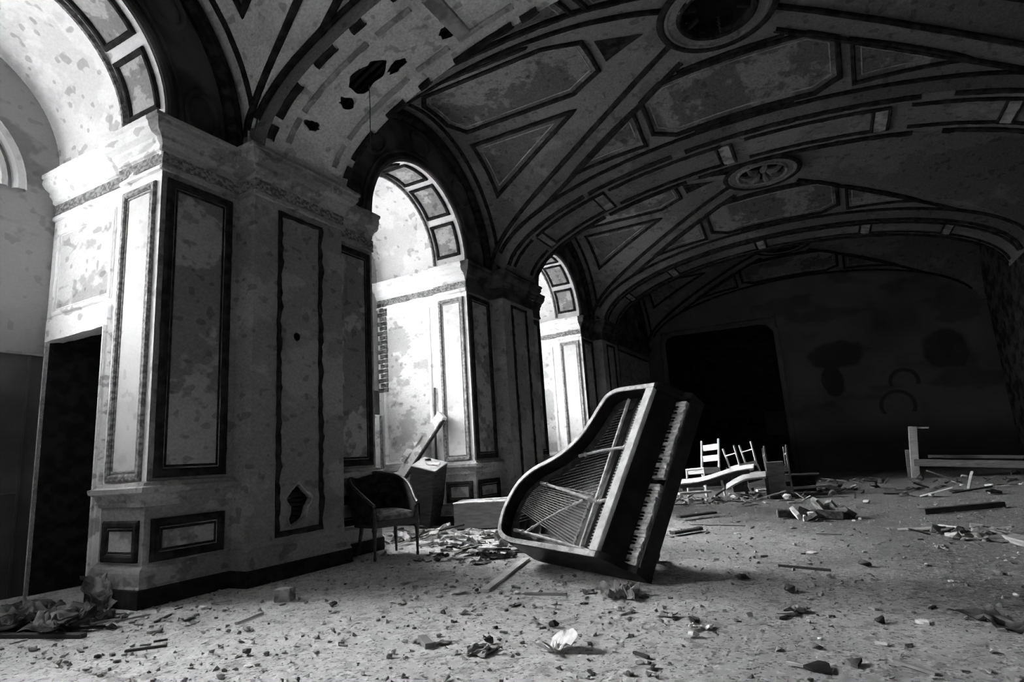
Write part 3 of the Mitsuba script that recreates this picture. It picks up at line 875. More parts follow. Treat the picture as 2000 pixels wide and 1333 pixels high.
for v in (.55, 1.30):
    zr = PT[:3, :3]
    w_end = -(PT[2, 3] + zr[2, 0] * .43 + zr[2, 1] * v) / zr[2, 2] + .05
    m = []
    for w0, w1, r0, r1 in ((-.36, -.47, .062, .055), (-.47, -.50, .062, .062), (-.50, w_end, .052, .032)):
        c0 = [(.43 + sx * r0, v + sy * r0, w0) for sx in (-1, 1) for sy in (-1, 1)]
        c1 = [(.43 + sx * r1, v + sy * r1, w1) for sx in (-1, 1) for sy in (-1, 1)]
        m.append(trimesh.convex.convex_hull(np.array(c0 + c1)))
    pa('leg', cat(*m), 'piano_black')

# ---- tub armchair
CH = thing('tub_armchair', 'dark tub armchair with a curved back standing in front of the left piers', 'armchair')
CT = TF((.48, 5.63, 0), RZ(-115), 1.06)
ca = lambda name, mesh, m, smooth=False: add(CH + '__' + name, mesh, m, smooth, CT)
def tub(t):
    """plan of the back and arms, t from 0 (left arm front) to 1"""
    pts = smooth_curve([(-.25, .25), (-.275, .10), (-.30, -.08), (-.255, -.26), (-.10, -.37), (.10, -.37), (.255, -.26), (.30, -.08), (.275, .10), (.25, .25)], 61)
    return pts[int(round(t * 60))]
TB = np.array([tub(t) for t in np.linspace(0, 1, 61)])
tt = np.linspace(-1, 1, 61)
HT = .54 + .34 * np.clip(np.cos(np.clip(np.abs(tt) * 1.04 - .04, 0, 1) * np.pi) * .5 + .5, 0, 1) ** .62
nrm2 = np.gradient(TB, axis=0)
nrm2 = np.stack([-nrm2[:, 1], nrm2[:, 0]], 1)
nrm2 /= np.linalg.norm(nrm2, axis=1, keepdims=True)
sect = [(-.022, 0), (-.026, .5), (-.02, .97), (0, 1.0), (.02, .97), (.026, .5), (.022, 0)]
FL = lambda i, z: TB[i] * (1 + .16 * max(0, z - .36) / .52 * min(1, (HT[i] - .5) / .3))
Pg = np.array([[[*(FL(i, .36 + (HT[i] - .36) * f) + nrm2[i] * s), .36 + (HT[i] - .36) * f] for i in range(61)] for s, f in sect])
shell = grid_mesh(Pg)
caps = [[], []]
ca('back_and_arms', shell, 'chair_fabric', 50)
ca('top_rail', tube([(*FL(i, HT[i]), HT[i] + .006) for i in range(61)], .021, 7), 'chair_wood', 50)
seat_poly = Polygon(TB).buffer(-.03).simplify(.004)
seat = trimesh.creation.extrude_polygon(seat_poly, .075, engine='earcut')
sv, sf = trimesh.remesh.subdivide_to_size(np.array(seat.vertices), np.array(seat.faces), .06)
top = sv[:, 2] > .07
dd = np.array([seat_poly.exterior.distance(Point(q[:2])) for q in sv])
sv[:, 2] += np.where(top, .045 * np.clip(dd / .12, 0, 1) ** .6 - .02, 0)
sv[:, 2] += .39
ca('seat_cushion', mesh_of(sv, sf), 'seat_fabric', 45)
labels[CH + '__seat_cushion'] = {'label': 'paler seat cushion'}
fr_ = trimesh.creation.extrude_polygon(Polygon(TB).buffer(.004), .07, engine='earcut')
fr_.apply_translation([0, 0, .325])
ca('seat_frame', fr_, 'chair_wood', 40)
for sx, sy in ((-1, 1), (1, 1), (-1, -1), (1, -1)):
    if sy > 0:
        x, y = sx * .245, .228
        ring_ = [(.52, .020), (.505, .026), (.45, .024), (.40, .032), (.345, .032), (.32, .024), (.30, .03), (.28, .02), (.10, .014), (.04, .012), (.03, .018), (0, .012)]
        m = tube([(x, y, z) for z, r in ring_], [r for z, r in ring_], 10)
    else:
        x, y = sx * .20, -.20
        m = tube([(x + sx * .05 * (1 - z / .36) ** 2, y - .09 * (1 - z / .36) ** 2, z) for z in np.linspace(.36, 0, 7)], np.linspace(.025, .014, 7), 8)
    ca('leg', m, 'chair_wood', 40)

# ---- tilted cabinet with papers on its slanted top
BO = thing('pedestal_cabinet', 'dark box-shaped wooden cabinet leaning back beside the bright pier, papers on top', 'cabinet')
BT = TF((-1.024, 7.917, .169), Rot.from_euler('zyx', [.149, .31, .225]).as_matrix())
bw, bd, bh = .414, .465, .891
ba = lambda name, mesh, m: add(BO + '__' + name, mesh, m, False, BT)
ba('carcass', cat(bx(0, .02, 0, bd, -.07, bh - .02, .003), bx(bw - .02, bw, 0, bd, -.07, bh - .02, .003), bx(.02, bw - .02, bd - .02, bd, -.07, bh - .02), bx(.02, bw - .02, .012, bd - .02, -.02, 0)), 'dark_wood')
ba('front_panel', bx(.02, bw - .02, 0, .02, -.05, bh - .03, .003), 'dark_wood')
ba('top', bx(-.006, bw + .006, -.006, bd + .006, bh - .02, bh, .004), 'light_wood')
labels[BO + '__top'] = {'label': 'pale top board'}
ba('side_moulding', cat(bx(bw, bw + .012, .03, bd - .03, bh - .10, bh - .075, .003), bx(bw, bw + .012, .03, bd - .03, .02, .05, .003)), 'dark_wood')

def paper_mesh(w, h, crump, seed, fold=0.0, n=13):
    x, y = np.meshgrid(np.linspace(-w / 2, w / 2, n), np.linspace(-h / 2, h / 2, n), indexing='ij')
    P = np.stack([x, y, 0 * x], -1)
    q = P.reshape(-1, 3)
    f = 4.0 / max(w, h)
    z = (np.abs(meshkit.fbm(q * f + seed * 3.7, 3, seed) - .5) * 2.0) * crump
    q = q + np.stack([(meshkit.noise(q * f * .8 + 9, seed + 3) - .5) * crump * 1.2, (meshkit.noise(q * f * .8 + 19, seed + 4) - .5) * crump * 1.2, z], 1)
    if fold:
        q[:, 2] += fold * np.abs(q[:, 0]) ** 1.3 / max(w, .05) ** .3
    ang = seed * 2.4
    a = np.where(np.linalg.norm(q[:, :2], axis=1) > 0, np.arctan2(q[:, 1], q[:, 0]), 0)
    rag = 1 - .22 * meshkit.noise(np.stack([np.cos(a) * 2 + seed, np.sin(a) * 2, 0 * a], 1), seed + 8)
    q[:, :2] *= rag[:, None]
    m = grid_mesh(q.reshape(n, n, 3))
    # a little thickness
    b = q.copy()
    b[:, 2] -= .004
    mb = grid_mesh(b.reshape(n, n, 3))
    mb.invert()
    return cat(m, mb)

def chunk_mesh(size, seed, flat_=.6, n=16):
    r = np.random.default_rng(seed)
    p = r.normal(size=(n, 3))
    p /= np.linalg.norm(p, axis=1, keepdims=True)
    p *= (.75 + .5 * r.random((n, 1)))
    p *= np.array([1, .75 + .3 * r.random(), flat_]) * size / 2
    return trimesh.convex.convex_hull(p)

def slab_mesh(size, th, seed):
    r = np.random.default_rng(seed)
    k = r.integers(5, 9)
    a = np.sort(r.random(k)) * 2 * np.pi
    pts = [(size / 2 * (.6 + .5 * r.random()) * math.cos(t), size / 2 * (.5 + .4 * r.random()) * math.sin(t)) for t in a]
    poly = Polygon(pts).convex_hull
    m = trimesh.creation.extrude_polygon(poly, th, engine='earcut')
    v = np.array(m.vertices)
    v[:, 2] += .25 * th * (r.random(len(v)) - .5)
    return mesh_of(v, m.faces)

def stick_mesh(L, w, h, seed):
    r = np.random.default_rng(seed)
    e = [r.random() * .06 * L for _ in range(4)]
    P = [(-L / 2 + e[0], -w / 2), (L / 2 - e[1], -w / 2 * (.6 + .4 * r.random())), (L / 2, w / 2 * .3), (L / 2 - e[2], w / 2), (-L / 2 + e[3], w / 2), (-L / 2, 0)]
    m = trimesh.creation.extrude_polygon(Polygon(P).convex_hull, h, engine='earcut')
    return m

def lay(mesh, x, y, rz=0, tilt=0, roll=0, z=0.0):
    """puts the mesh with its lowest point at height z over (x, y)"""
    v = np.array(mesh.vertices) @ RZ(rz, tilt, roll).T
    v[:, 2] += z - v[:, 2].min()
    v[:, :2] += (x, y)
    return mesh_of(v, np.array(mesh.faces))

pm = paper_mesh(.24, .17, .045, 4)
v = np.array(pm.vertices) @ RZ(20).T + np.array([bw * .62, bd * .55, bh - np.array(pm.vertices)[:, 2].min()])
k = add('crumpled_paper', mesh_of(v, pm.faces), 'paper', 30, BT)
tag(k, 'crumpled white paper on the pale top of the leaning cabinet', 'paper')
v = np.array(slab_mesh(.15, .03, 77).vertices) + np.array([.16, .33, bh])
k = add('plaster_slab', mesh_of(v, slab_mesh(.15, .03, 77).faces), 'chip_dark', False, BT)
tag(k, 'dark flat scrap at the back of the leaning cabinet top', 'debris')

# ---- low white chest
LC = thing('low_chest', 'low white rectangular box lying in front of the second pier', 'box')
LT = TF((.0, 7.74, 0), RZ(17))
la = lambda name, mesh, m: add(LC + '__' + name, mesh, m, False, LT)
la('body', cat(bx(0, 1.20, 0, .02, .02, .385, .003), bx(0, 1.20, .50, .52, .02, .385, .003), bx(0, .02, .02, .50, .02, .385, .003), bx(1.18, 1.20, .02, .50, .02, .385, .003), bx(.02, 1.18, .02, .5, .05, .07)), 'mid_wood')
la('plinth', bx(.03, 1.17, .03, .49, 0, .02), 'soot')
la('lid', cat(bx(-.012, 1.212, -.012, .30, .386, .402, .004), bar((-.012, .41, .404), (1.212, .41, .412), .24, .018, (0, 0, 1), .004)), 'white_paint')
labels[LC + '__lid'] = {'label': 'white lid in two leaves'}

# ---- broken stepped cornice boards leaning by the window
ST = thing('stepped_board', 'white painted board with a broken stepped edge leaning against the bright side wall', 'board')
d = np.array([1.16, 0, 1.27])
prof = [(0, 0), (1.72, 0), (1.72, .10), (1.60, .10), (1.60, .16), (1.42, .16), (1.42, .12), (1.30, .12), (1.30, .19), (1.14, .19), (1.14, .14), (.98, .14), (.98, .21), (.80, .21), (.80, .16), (.62, .16), (.55, .22), (.42, .20), (.36, .10), (.12, .06), (0, .02)]
R3 = np.stack([d / np.linalg.norm(d), np.array([-d[2], 0, d[0]]) / np.linalg.norm(d), np.array([0, -1.0, 0])], 1)
m = trimesh.creation.extrude_polygon(Polygon(prof), .05, engine='earcut')
STT = TF((-1.84, 8.34, .25), R3 @ Rot.from_euler('x', -8, degrees=True).as_matrix(), 1.15)
add(ST + '__board', m, 'white_paint', False, STT)
for cx0, cx1, cy0, cy1 in ((1.57, 1.76, -.02, .13), (.78, 1.0, .13, .235), (1.12, 1.32, .12, .21)):
    add(ST + '__cap', bx(cx0, cx1, cy0, cy1, -.025, .075, .009), 'white_paint', False, STT)
add(ST + '__edge_strip', bx(.2, 1.72, -.03, .0, 0, .055, .004), 'dark_wood', False, STT)
k = add('leaning_lath', bar((-1.28, 8.36, .35), (-.80, 8.43, 1.06), .07, .02, (0, 1, 0), .003), 'light_wood')
tag(k, 'short pale slat leaning behind the stepped white board', 'slat')
k = add('leaning_lath', bar((-.80, 8.44, .0), (-.76, 8.455, 2.28), .035, .02, (0, 1, 0), .003), 'dark_wood')
tag(k, 'thin dark upright strip fixed beside the bright reveal', 'strip')
WP = thing('window_board', 'tall white board standing under the window sill behind the armchair', 'board')
add(WP + '__board', bx(-1.97, -1.93, 8.12, 8.40, 0, 1.92, .006), 'white_paint')
add(WP + '__edge_strip', bar((-1.90, 8.445, .0), (-1.93, 8.40, 1.9), .03, .05, (1, 0, 0), .004), 'grey_moulding')

# ---- brick-like block, planks and wads lying in the open
k = add('masonry_block', lay(bx(-.07, .07, -.05, .05, 0, .105, .008), 1.12, 3.60, 20), 'chip_grey')
tag(k, 'small square masonry block standing alone in the near pier shadow edge', 'block')
k = add('plank', bar((2.62, 4.20, .012), (2.30, 5.55, .012), .075, .022, (0, 0, 1), .003), 'light_wood')
tag(k, 'pale plank on the floor with its far end under the piano', 'plank')
def single(kind, mesh, m, label, cat_):
    k = add(kind, mesh, m)
    tag(k, label, cat_)
def fl_stick(x0, y0, x1, y1, w, h, m, label, z=0.0, cat_='stick'):
    a, b = np.array([x0, y0, z + h / 2]), np.array([x1, y1, z + h / 2])
    single({'stick': 'wooden_stick', 'strip': 'wooden_strip', 'board': 'wooden_board'}.get(cat_, cat_.replace(' ', '_')), bar(a, b, w, h, (0, 0, 1), .002), m, label, cat_)
fl_stick(1.36, 2.97, 1.30, 3.24, .025, .02, 'light_wood', 'thin pale stick on the floor left of the foreground, pointing away')
fl_stick(3.10, 8.66, 3.50, 9.18, .10, .03, 'dark_wood', 'dark plank on the floor just right of the piano', z=.04, cat_='plank')
fl_stick(3.36, 7.2, 3.60, 7.6, .09, .03, 'dark_wood', 'short dark board on the floor right of the piano, nearest to it', z=.02, cat_='board')
fl_stick(3.35, 8.2, 4.05, 8.05, .012, .012, 'dark_wood', 'very thin rod on the pale floor right of the piano')
fl_stick(4.62, 5.5, 5.0, 5.35, .015, .02, 'dark_wood', 'thin stick on the floor beyond the piano shadow')
fl_stick(5.98, 9.05, 6.90, 9.75, .10, .07, 'dark_wood', 'long dark beam lying on the floor at the right', cat_='beam')
fl_stick(5.98, 7.25, 6.28, 7.02, .05, .03, 'light_wood', 'pale batten beside the dark litter at the right edge')
fl_stick(6.28, 7.50, 6.52, 6.55, .14, .05, 'mid_wood', 'grey board cut by the right edge of the picture', cat_='board')
fl_stick(2.90, 3.02, 3.04, 2.90, .05, .03, 'mid_wood', 'small splintered wood block in the front middle of the floor', cat_='wood block')
fl_stick(3.30, 4.22, 2.98, 4.18, .03, .02, 'mid_wood', 'grey splinter in front of the plank and piano')
fl_stick(1.20, 2.32, 1.36, 2.48, .02, .015, 'dark_wood', 'dark splinter at the bottom edge of the picture')
single('crumpled_paper', lay(paper_mesh(.20, .16, .07, 21, .8), 3.74, 3.02, 60), 'paper', 'large pleated white paper at the front of the floor, below the piano', 'paper')
single('crumpled_rag', lay(paper_mesh(.26, .20, .20, 5), 3.70, 4.26, 10), 'dirty_paper', 'crumpled dark wad on the floor in front of the piano', 'rag')
single('crumpled_paper', lay(paper_mesh(.18, .13, .07, 6), 3.37, 2.92, 30), 'dirty_paper', 'small twisted scrap of paper left of the pleated one', 'paper')
single('rag_heap', lay(paper_mesh(.95, .5, .15, 31, n=33), -.2, 2.52, 20), 'rag', 'heap of torn dark cloth at the foot of the near pier, bottom left', 'rags')
single('plastic_sheet', lay(paper_mesh(.26, .34, .10, 44, .8, n=25), -.36, 2.98, 80, 0, 42), 'dirty_paper', 'grey stiff sheet standing against the near pier base, bottom left', 'sheet')
single('torn_sheet', lay(paper_mesh(.7, .5, .14, 46, n=25), -.95, 2.75, 15), 'rag', 'dark torn sheet behind the rags at the left edge', 'sheet')
fl_stick(-.40, 2.20, .52, 2.44, .05, .03, 'dark_wood', 'charred strip along the front of the rag heap', cat_='strip')
for i, (x, y, w_, m_, lb) in enumerate([(-.55, 2.52, .42, 'dirty_paper', 'grey crumpled sheet at the left end of the rag heap'), (-.10, 2.66, .36, 'dirty_paper', 'grey crumpled sheet in the middle of the rag heap, towards the pier'), (.16, 2.46, .34, 'dirty_paper', 'grey crumpled sheet at the right-hand front of the rag heap'), (-.28, 2.36, .30, 'rag', 'dark wad at the front of the rag heap'), (.34, 2.62, .24, 'rag', 'dark wad at the right end of the rag heap')]):
    single('crumpled_sheet', lay(paper_mesh(w_, w_ * .7, .17, 310 + i, n=25), x, y, i * 50, 6, 4, .04), m_, lb, 'sheet')
single('cable_hank', tube([(1.05 + .06 * i, 5.98 + .10 * math.sin(i * .9), .03 + .02 * math.cos(i)) for i in range(15)], .012, 6), 'soot', 'dark curved strip lying over the papers left of the piano', 'strip')
for (x, y, s, m, lb) in ((1.72, 5.82, .30, 'soot', 'dark crumpled wad on the papers left of the piano tail'), (1.95, 5.62, .36, 'rag', 'flat dark rag just left of the piano tail')):
    single('crumpled_rag', lay(paper_mesh(s, s * .6, .14, int(x * 100)), x, y, 15), m, lb, 'rag')

# ---- chair pile on the right of the piano
def side_chair(label, T, wood='light_wood', group=None):
    S = thing('wooden_chair', label, 'chair', group)
    sa = lambda n, m, mt=wood: add(S + '__' + n, m, mt, False, T)
    sa('seat', bx(-.20, .20, -.20, .20, .43, .465, .01))
    for sx in (-1, 1):
        sa('leg', bar((sx * .18, .18, .43), (sx * .19, .20, 0), .032, .032, (0, 1, 0), .004))
        sa('leg', bar((sx * .18, -.18, .43), (sx * .19, -.23, 0), .032, .032, (0, 1, 0), .004))
        sa('back_post', bar((sx * .18, -.19, .46), (sx * .18, -.27, .93), .034, .03, (0, 1, 0), .004))
    for z in (.62, .80):
        sa('back_slat', bar((-.17, -.20 - .08 * (z - .46) / .47, z), (.17, -.20 - .08 * (z - .46) / .47, z), .018, .10, (0, 0, 1), .004))
    sa('apron', cat(bx(-.18, .18, .165, .185, .37, .43), bx(-.18, .18, -.185, -.165, .37, .43), bx(-.185, -.165, -.18, .18, .37, .43), bx(.165, .185, -.18, .18, .37, .43)))
    for z in (.15,):
        sa('stretcher', cat(bar((-.188, .19, z), (-.188, -.21, z), .022, .022), bar((.188, .19, z), (.188, -.21, z), .022, .022)))
    return S
side_chair('broken chair with its ladder back upright, leftmost in the heap', TF((2.75, 12.6, .0), RZ(150, 3, 3), 1.22), 'light_wood')
side_chair('chair upside down in the heap, splayed legs up, between the other two', TF((3.42, 12.75, .97), RZ(40, 172, 8)), 'light_wood')
side_chair('overturned chair on the right of the heap, two thin legs up', TF((4.12, 12.55, .90), RZ(10, 180, 6)), 'mid_wood')
side_chair('dark chair lying on its back behind the heap', TF((3.25, 13.5, .28), RZ(200, 0, -95)), 'dark_wood')
def ribbon(path, w, th, roll=0.0):
    """curved board: path of (x, y, z), width along y"""
    p = np.array(path, float)
    t = np.gradient(p, axis=0)
    n = np.stack([-t[:, 2], 0 * t[:, 0], t[:, 0]], 1)
    n /= np.linalg.norm(n, axis=1, keepdims=True)
    rows = [p + n * th / 2 - np.array([0, w / 2, 0]), p + n * th / 2 + np.array([0, w / 2, 0]), p - n * th / 2 + np.array([0, w / 2, 0]), p - n * th / 2 - np.array([0, w / 2, 0])]
    rows = [r + np.array([0, 0, roll * e]) for r, e in zip(rows, (-1, 1, 1, -1))]
    rows.append(rows[0])
    m = grid_mesh(np.array(rows))
    cap = lambda i: mesh_of([r[i] for r in rows[:4]], [[0, 1, 2, 3]])
    return cat(m, cap(0), cap(-1))
def scurve(pts, n=20):
    from scipy.interpolate import PchipInterpolator
    pts = np.array(pts, float)
    t = np.linspace(0, 1, len(pts))
    return PchipInterpolator(t, pts)(np.linspace(0, 1, n))
CL = thing('curved_board', 'long S-curved wooden board with a bright upper side, lying across the chair heap', 'board')
add(CL + '__board', ribbon(scurve([(2.34, 12.0, .335), (2.75, 12.0, .355), (3.1, 12.0, .43), (3.45, 12.0, .52), (3.78, 12.0, .56)]), .16, .04, .035), 'white_paint', 40)
add(CL + '__apron', ribbon(scurve([(2.44, 11.80, .27), (2.75, 11.80, .29), (3.1, 11.80, .36), (3.45, 11.80, .45), (3.72, 11.80, .49)]), .02, .07), 'dark_wood', 40)
add(CL + '__leg', bar((2.44, 11.9, .0), (2.42, 11.9, .31), .07, .05), 'light_wood')
add(CL + '__leg', bar((3.6, 11.95, .0), (3.62, 11.95, .49), .05, .05), 'dark_wood')
CR = thing('curved_rail', 'short bowed wooden rail in front of the overturned chair', 'rail')
add(CR + '__rail', ribbon(scurve([(3.28, 11.85, .22), (3.48, 11.85, .33), (3.68, 11.85, .40), (3.98, 11.85, .42)]), .08, .03, .045), 'light_wood', 40)
add(CR + '__post', bar((3.98, 11.85, 0), (3.98, 11.85, .40), .05, .05), 'dark_wood')
single('pale_panel', lay(bx(-.15, .15, -.02, .02, 0, .64, .004), 4.12, 12.05, 12, 0, 8), 'mid_wood', 'pale square panel propped at the right end of the chair heap', 'panel')
single('wooden_crate', cat(bx(3.9, 4.7, 13.2, 13.6, 0, .30, .01), bx(3.8, 4.8, 13.1, 13.7, .30, .33, .006)), 'soot', 'low dark crate behind the overturned chair of the heap', 'crate')
fl_stick(2.55, 11.2, 3.05, 11.5, .12, .04, 'light_wood', 'pale board at the left foot of the chair heap', z=.16, cat_='board')
fl_stick(3.75, 12.2, 4.9, 12.9, .10, .04, 'light_wood', 'long pale plank on the floor right of the chair heap', z=.10, cat_='plank')
fl_stick(4.0, 11.7, 4.95, 12.0, .14, .05, 'dark_wood', 'dark plank on the floor in front of the chair heap, right side', z=.02, cat_='plank')
add('wall_end__recess_panel', bx(3.17, 3.87, YE + 2.36, YE + 2.4, 1.2, 2.0, .006), 'dark_wood')

# ---- broken table frame at the right
BN = thing('broken_table', 'broken table frame at the right edge, one pale leg standing up above a long rail', 'table')
add(BN + '__leg', bar((6.60, 16.05, .0), (6.72, 16.05, 1.12), .16, .12, (0, 1, 0), .01), 'light_wood')
add(BN + '__leg', bar((6.52, 16.2, .0), (6.56, 16.2, .62), .10, .10, (0, 1, 0), .01), 'mid_wood')
add(BN + '__leg_bracket', bar((6.68, 16.05, 1.09), (7.02, 16.05, 1.07), .06, .04, (0, 0, 1), .005), 'light_wood')
add(BN + '__rail', bar((6.62, 16.0, .34), (9.0, 15.7, .17), .05, .15, (0, 0, 1), .008), 'mid_wood')
add(BN + '__rail', bar((6.95, 16.5, .44), (9.0, 16.3, .31), .05, .07, (0, 0, 1), .008), 'mid_wood')
add(BN + '__board', bar((6.7, 16.3, .24), (9.0, 16.1, .11), .5, .03, (0, 0, 1), .004), 'dark_wood')

# ---- rubble heap in the middle right
HX = 'wood and plaster pieces of the small heap on the right-hand floor'
for i, (x, y, kind, s, m, rz) in enumerate([(4.52, 8.80, 'beam', .34, 'chip_dark', 15), (4.72, 8.75, 'slab', .30, 'chip_dark', 50), (4.78, 8.62, 'block', .17, 'chip_pale', 10), (4.95, 8.66, 'beam', .36, 'chip_dark', -5), (4.86, 8.85, 'tent', .30, 'chip_grey', 30), (5.02, 8.8, 'slab', .26, 'chip_grey', 70), (5.10, 8.7, 'slab', .24, 'chip_dark', 100), (5.22, 8.72, 'chunk', .30, 'chip_dark', 0), (4.58, 8.55, 'slab', .18, 'chip_pale', 20), (4.70, 8.50, 'chunk', .12, 'chip_pale', 0), (4.80, 8.46, 'slab', .2, 'chip_dark', 140), (4.9, 8.92, 'chunk', .16, 'chip_dark', 0)]):
    if kind == 'beam': me = lay(bx(-s / 2, s / 2, -.05, .05, 0, .10, .01), x, y, rz, 4)
    elif kind == 'block': me = lay(bx(-.05, .05, -.04, .04, 0, .10, .008), x, y, rz)
    elif kind == 'tent': me = lay(slab_mesh(s, .04, i), x, y, rz, 55)
    elif kind == 'slab': me = lay(slab_mesh(s, .05, i), x, y, rz, 30 * (i % 3))
    else: me = lay(chunk_mesh(s, i, .7), x, y, rz)
    k = add('rubble_piece', me, m)
    tn = {'chip_dark': 'dark', 'chip_pale': 'pale', 'chip_grey': 'grey'}[m]
    kn = {'beam': 'wooden block', 'block': 'square block', 'tent': 'upended slab', 'slab': 'broken slab', 'chunk': 'lump'}[kind]
    tag(k, f'{tn} {kn} in the small rubble heap on the open floor at the right', 'rubble', f'{tn} {kn}s of the heap at the right')

# ---- scattered debris, every piece its own thing
r_ = np.random.default_rng(42)
def clear_of(x, y):
    a = PT[:2, 3]
    if 2.0 < x < 4.4 and 4.35 < y < 6.2 and not (x < 3.3 and y < 4.6): return False     # under the piano
    if .15 < x < .95 and 5.4 < y < 6.3: return False                  # armchair
    return True
def scatter(n, area, sizes, mix_, label, cat_, group, kinds=('chunk', 'slab', 'stick', 'paper'), weights=(.4, .3, .2, .1), zmax=0.0):
    mats = list(mix_)
    cnt = 0
    while cnt < n:
        x, y = area[0] + (area[1] - area[0]) * r_.random(), area[2] + (area[3] - area[2]) * r_.random()
        if not clear_of(x, y):
            continue
        kind = r_.choice(kinds, p=weights)
        s = sizes[0] + (sizes[1] - sizes[0]) * r_.random() ** 2.2
        m = mats[r_.integers(len(mats))]
        sd = int(r_.integers(1, 10 ** 6))
        rz = r_.random() * 360
        z = .6 * zmax * r_.random() ** 2
        if kind == 'chunk': me, nm, lb, c_ = chunk_mesh(s * .8, sd, .45 + .3 * r_.random()), 'plaster_chunk', 'lump of fallen plaster', 'plaster'
        elif kind == 'slab': me, nm, lb, c_ = slab_mesh(s * 1.4, .008 + .10 * s, sd), 'plaster_slab', 'flat flake of fallen plaster', 'plaster'
        elif kind == 'stick': me, nm, lb, c_ = stick_mesh(s * 2.6, .015 + .12 * s, .008 + .06 * s, sd), 'wood_splinter', 'splinter of broken wood', 'wood'
        else: me, nm, lb, c_ = paper_mesh(s * 1.7, s * 1.2, s * .5, sd % 997, n=9), 'paper_scrap', 'crumpled scrap of paper', 'paper'
        if kind == 'paper' and m.startswith('chip'):
            m = 'paper' if m == 'chip_pale' else 'dirty_paper'
        if kind == 'stick' and m.startswith('chip'):
            m = {'chip_pale': 'light_wood', 'chip_grey': 'mid_wood', 'chip_dark': 'dark_wood'}[m]
        tl = (r_.random() - .5) * (50 if zmax else 14)
        k = add(nm, lay(me, x, y, rz, tl, (r_.random() - .5) * 14, z), m)
        tone = {'chip_pale': 'pale', 'paper': 'white', 'light_wood': 'pale', 'chip_dark': 'dark', 'dark_wood': 'dark'}.get(m, 'grey')
        big = 'larger ' if s > .55 * sizes[1] else 'small '
        tag(k, f'{big}{tone} {lb} {label}', c_, f'{big}{tone} {c_} {nm.split("_")[-1]}s {group}')
        cnt += 1
C3 = ('chip_pale', 'chip_grey', 'chip_dark')
scatter(150, (0.1, 6.3, 2.15, 4.4), (.022, .085), C3 + ('chip_grey',), 'scattered over the lit foreground floor', 'x', 'on the foreground floor', weights=(.42, .26, .22, .10))
scatter(60, (3.0, 6.6, 4.6, 9.6), (.025, .10), C3, 'scattered on the floor right of the piano', 'x', 'on the floor right of the piano', weights=(.42, .25, .25, .08))
scatter(38, (2.0, 4.2, 3.2, 4.4), (.022, .09), C3 + ('chip_pale',), 'close in front of the piano', 'x', 'in front of the piano')
scatter(110, (-.9, 2.1, 5.95, 7.55), (.07, .26), ('chip_pale', 'chip_pale', 'chip_grey', 'chip_dark'), 'in the heap between the armchair and the piano', 'x', 'in the heap behind the armchair', weights=(.22, .30, .13, .35), zmax=.10)
scatter(45, (.7, 2.2, 5.3, 6.1), (.04, .16), ('chip_pale', 'chip_grey', 'chip_dark'), 'at the front fringe of the heap beside the armchair', 'x', 'at the fringe of the heap', weights=(.3, .3, .2, .2))
scatter(80, (2.45, 4.6, 10.6, 12.2), (.06, .24), ('chip_dark', 'chip_dark', 'chip_grey', 'chip_pale'), 'around the foot of the chair heap', 'x', 'at the chair heap', weights=(.25, .25, .35, .15), zmax=.10)
scatter(105, (4.5, 8.8, 11.3, 16.0), (.07, .30), ('chip_dark', 'chip_dark', 'chip_grey', 'chip_pale'), 'in the belt of litter along the far right floor', 'x', 'in the far belt of litter', weights=(.25, .25, .36, .14), zmax=.03)
scatter(26, (5.75, 6.5, 6.9, 7.6), (.06, .2), ('chip_dark', 'chip_dark', 'chip_grey'), 'in the dark strip of litter near the right edge', 'x', 'near the right edge', weights=(.4, .3, .2, .1), zmax=.02)
scatter(26, (-.5, 1.0, 2.2, 3.0), (.03, .12), C3, 'round the rag heap at the bottom left', 'x', 'at the bottom left')
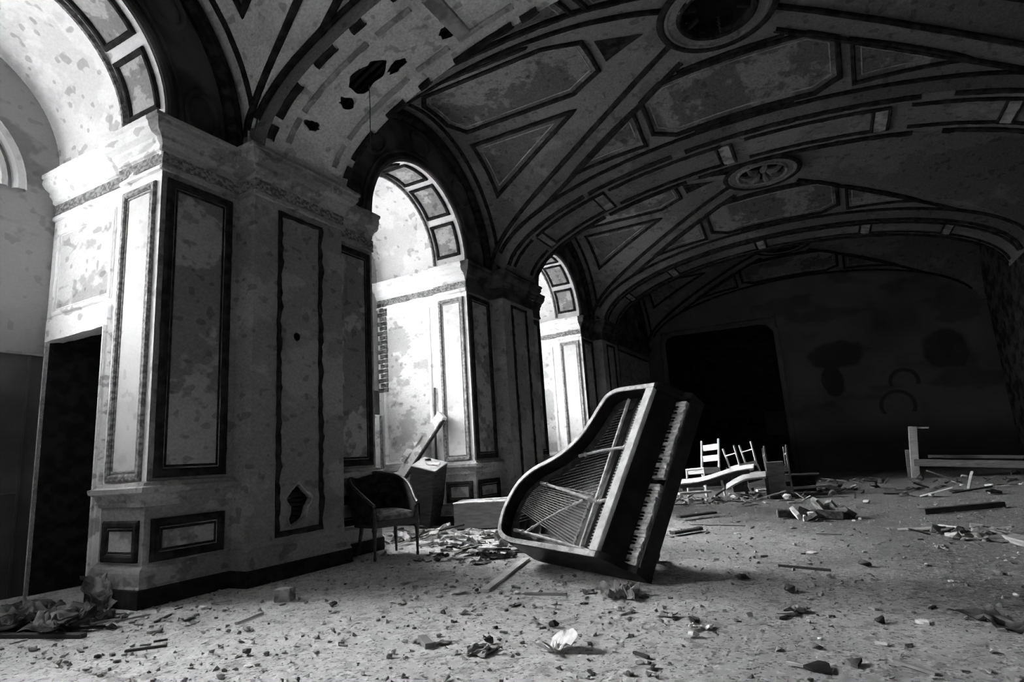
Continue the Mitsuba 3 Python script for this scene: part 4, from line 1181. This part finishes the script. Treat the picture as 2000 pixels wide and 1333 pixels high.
# named lumps that stand out
for i, (x, y, s, m, lb) in enumerate([(4.79, 4.05, .13, 'chip_dark', 'left lump of a dark pair on the bright floor at the right front'), (4.86, 4.09, .12, 'chip_dark', 'right lump of a dark pair on the bright floor at the right front'), (4.90, 3.88, .06, 'chip_pale', 'pale lump just below the dark pair at the right front'),
        (4.36, 3.46, .11, 'chip_pale', 'white fragment at the front right of the floor, left of the dark pair'), (5.24, 5.58, .17, 'chip_dark', 'dark lump on the lit floor beyond the long shadow'), (5.45, 10.6, .2, 'chip_pale', 'pale round lump with a dark foot on the far right floor'),
        (4.42, 4.93, .17, 'chip_dark', 'dark lump in the shadow right of the piano'), (4.77, 4.60, .16, 'chip_dark', 'dark lump at the lower edge of the long shadow'), (3.21, 3.34, .06, 'soot', 'small black lump in the front middle of the floor')]):
    single('plaster_lump', lay(chunk_mesh(s * .62, 900 + i, .5), x, y, i * 40), m, lb, 'plaster')
single('burnt_board', lay(slab_mesh(.15, .012, 3), 4.98, 3.13, 20, 0, 6), 'soot', 'dark board fragment at the bottom edge, right of centre', 'board')
single('rag_strip', lay(paper_mesh(.55, .16, .12, 61, n=17), 5.80, 4.05, -50), 'rag', 'dark rag strip at the right edge of the front floor', 'rag')
# loose grit: thousands of grains nobody could count
V_, F_, o = [], [], 0
for i in range(5200):
    x, y = -.4 + 7.6 * r_.random(), 2.0 + 9.0 * r_.random() ** 1.5
    if x < 0 and 3.0 < y < 6.1: continue
    s = .006 + .020 * r_.random() ** 3
    p = r_.normal(size=(6, 3))
    p = p / np.linalg.norm(p, axis=1, keepdims=True) * s * np.array([1, 1, .7])
    h = trimesh.convex.convex_hull(p)
    V_.append(np.array(h.vertices) + [x, y, s * .35]); F_.append(np.array(h.faces) + o); o += len(h.vertices)
half = len(V_) // 2
g = add('plaster_grit', mesh_of(np.vstack(V_), np.vstack(F_)), 'chip_grey')
tag(g, 'loose fine plaster grit strewn all over the concrete floor', 'grit', kind='stuff')

# ---- wires hanging from the vault
k = add('hanging_wire', tube([(1.22, 4.62, 5.16), (1.22, 4.63, 4.9), (1.225, 4.62, 4.55), (1.22, 4.63, 4.34)], .005, 5), 'wire')
tag(k, 'thin wire hanging from the torn hole in the near arch', 'wire')
k = add('lamp_chain', cat(*[trimesh.creation.torus(.018, .005, 10, 6).apply_transform(TF((HW, BAYS[2] + .1, 6.36 - i * .03), Rot.from_euler('xyz', [90, 0, 90 * (i % 2)], degrees=True).as_matrix())) for i in range(9)]), 'wire')
tag(k, 'short chain hanging from the nearer ceiling medallion', 'chain')
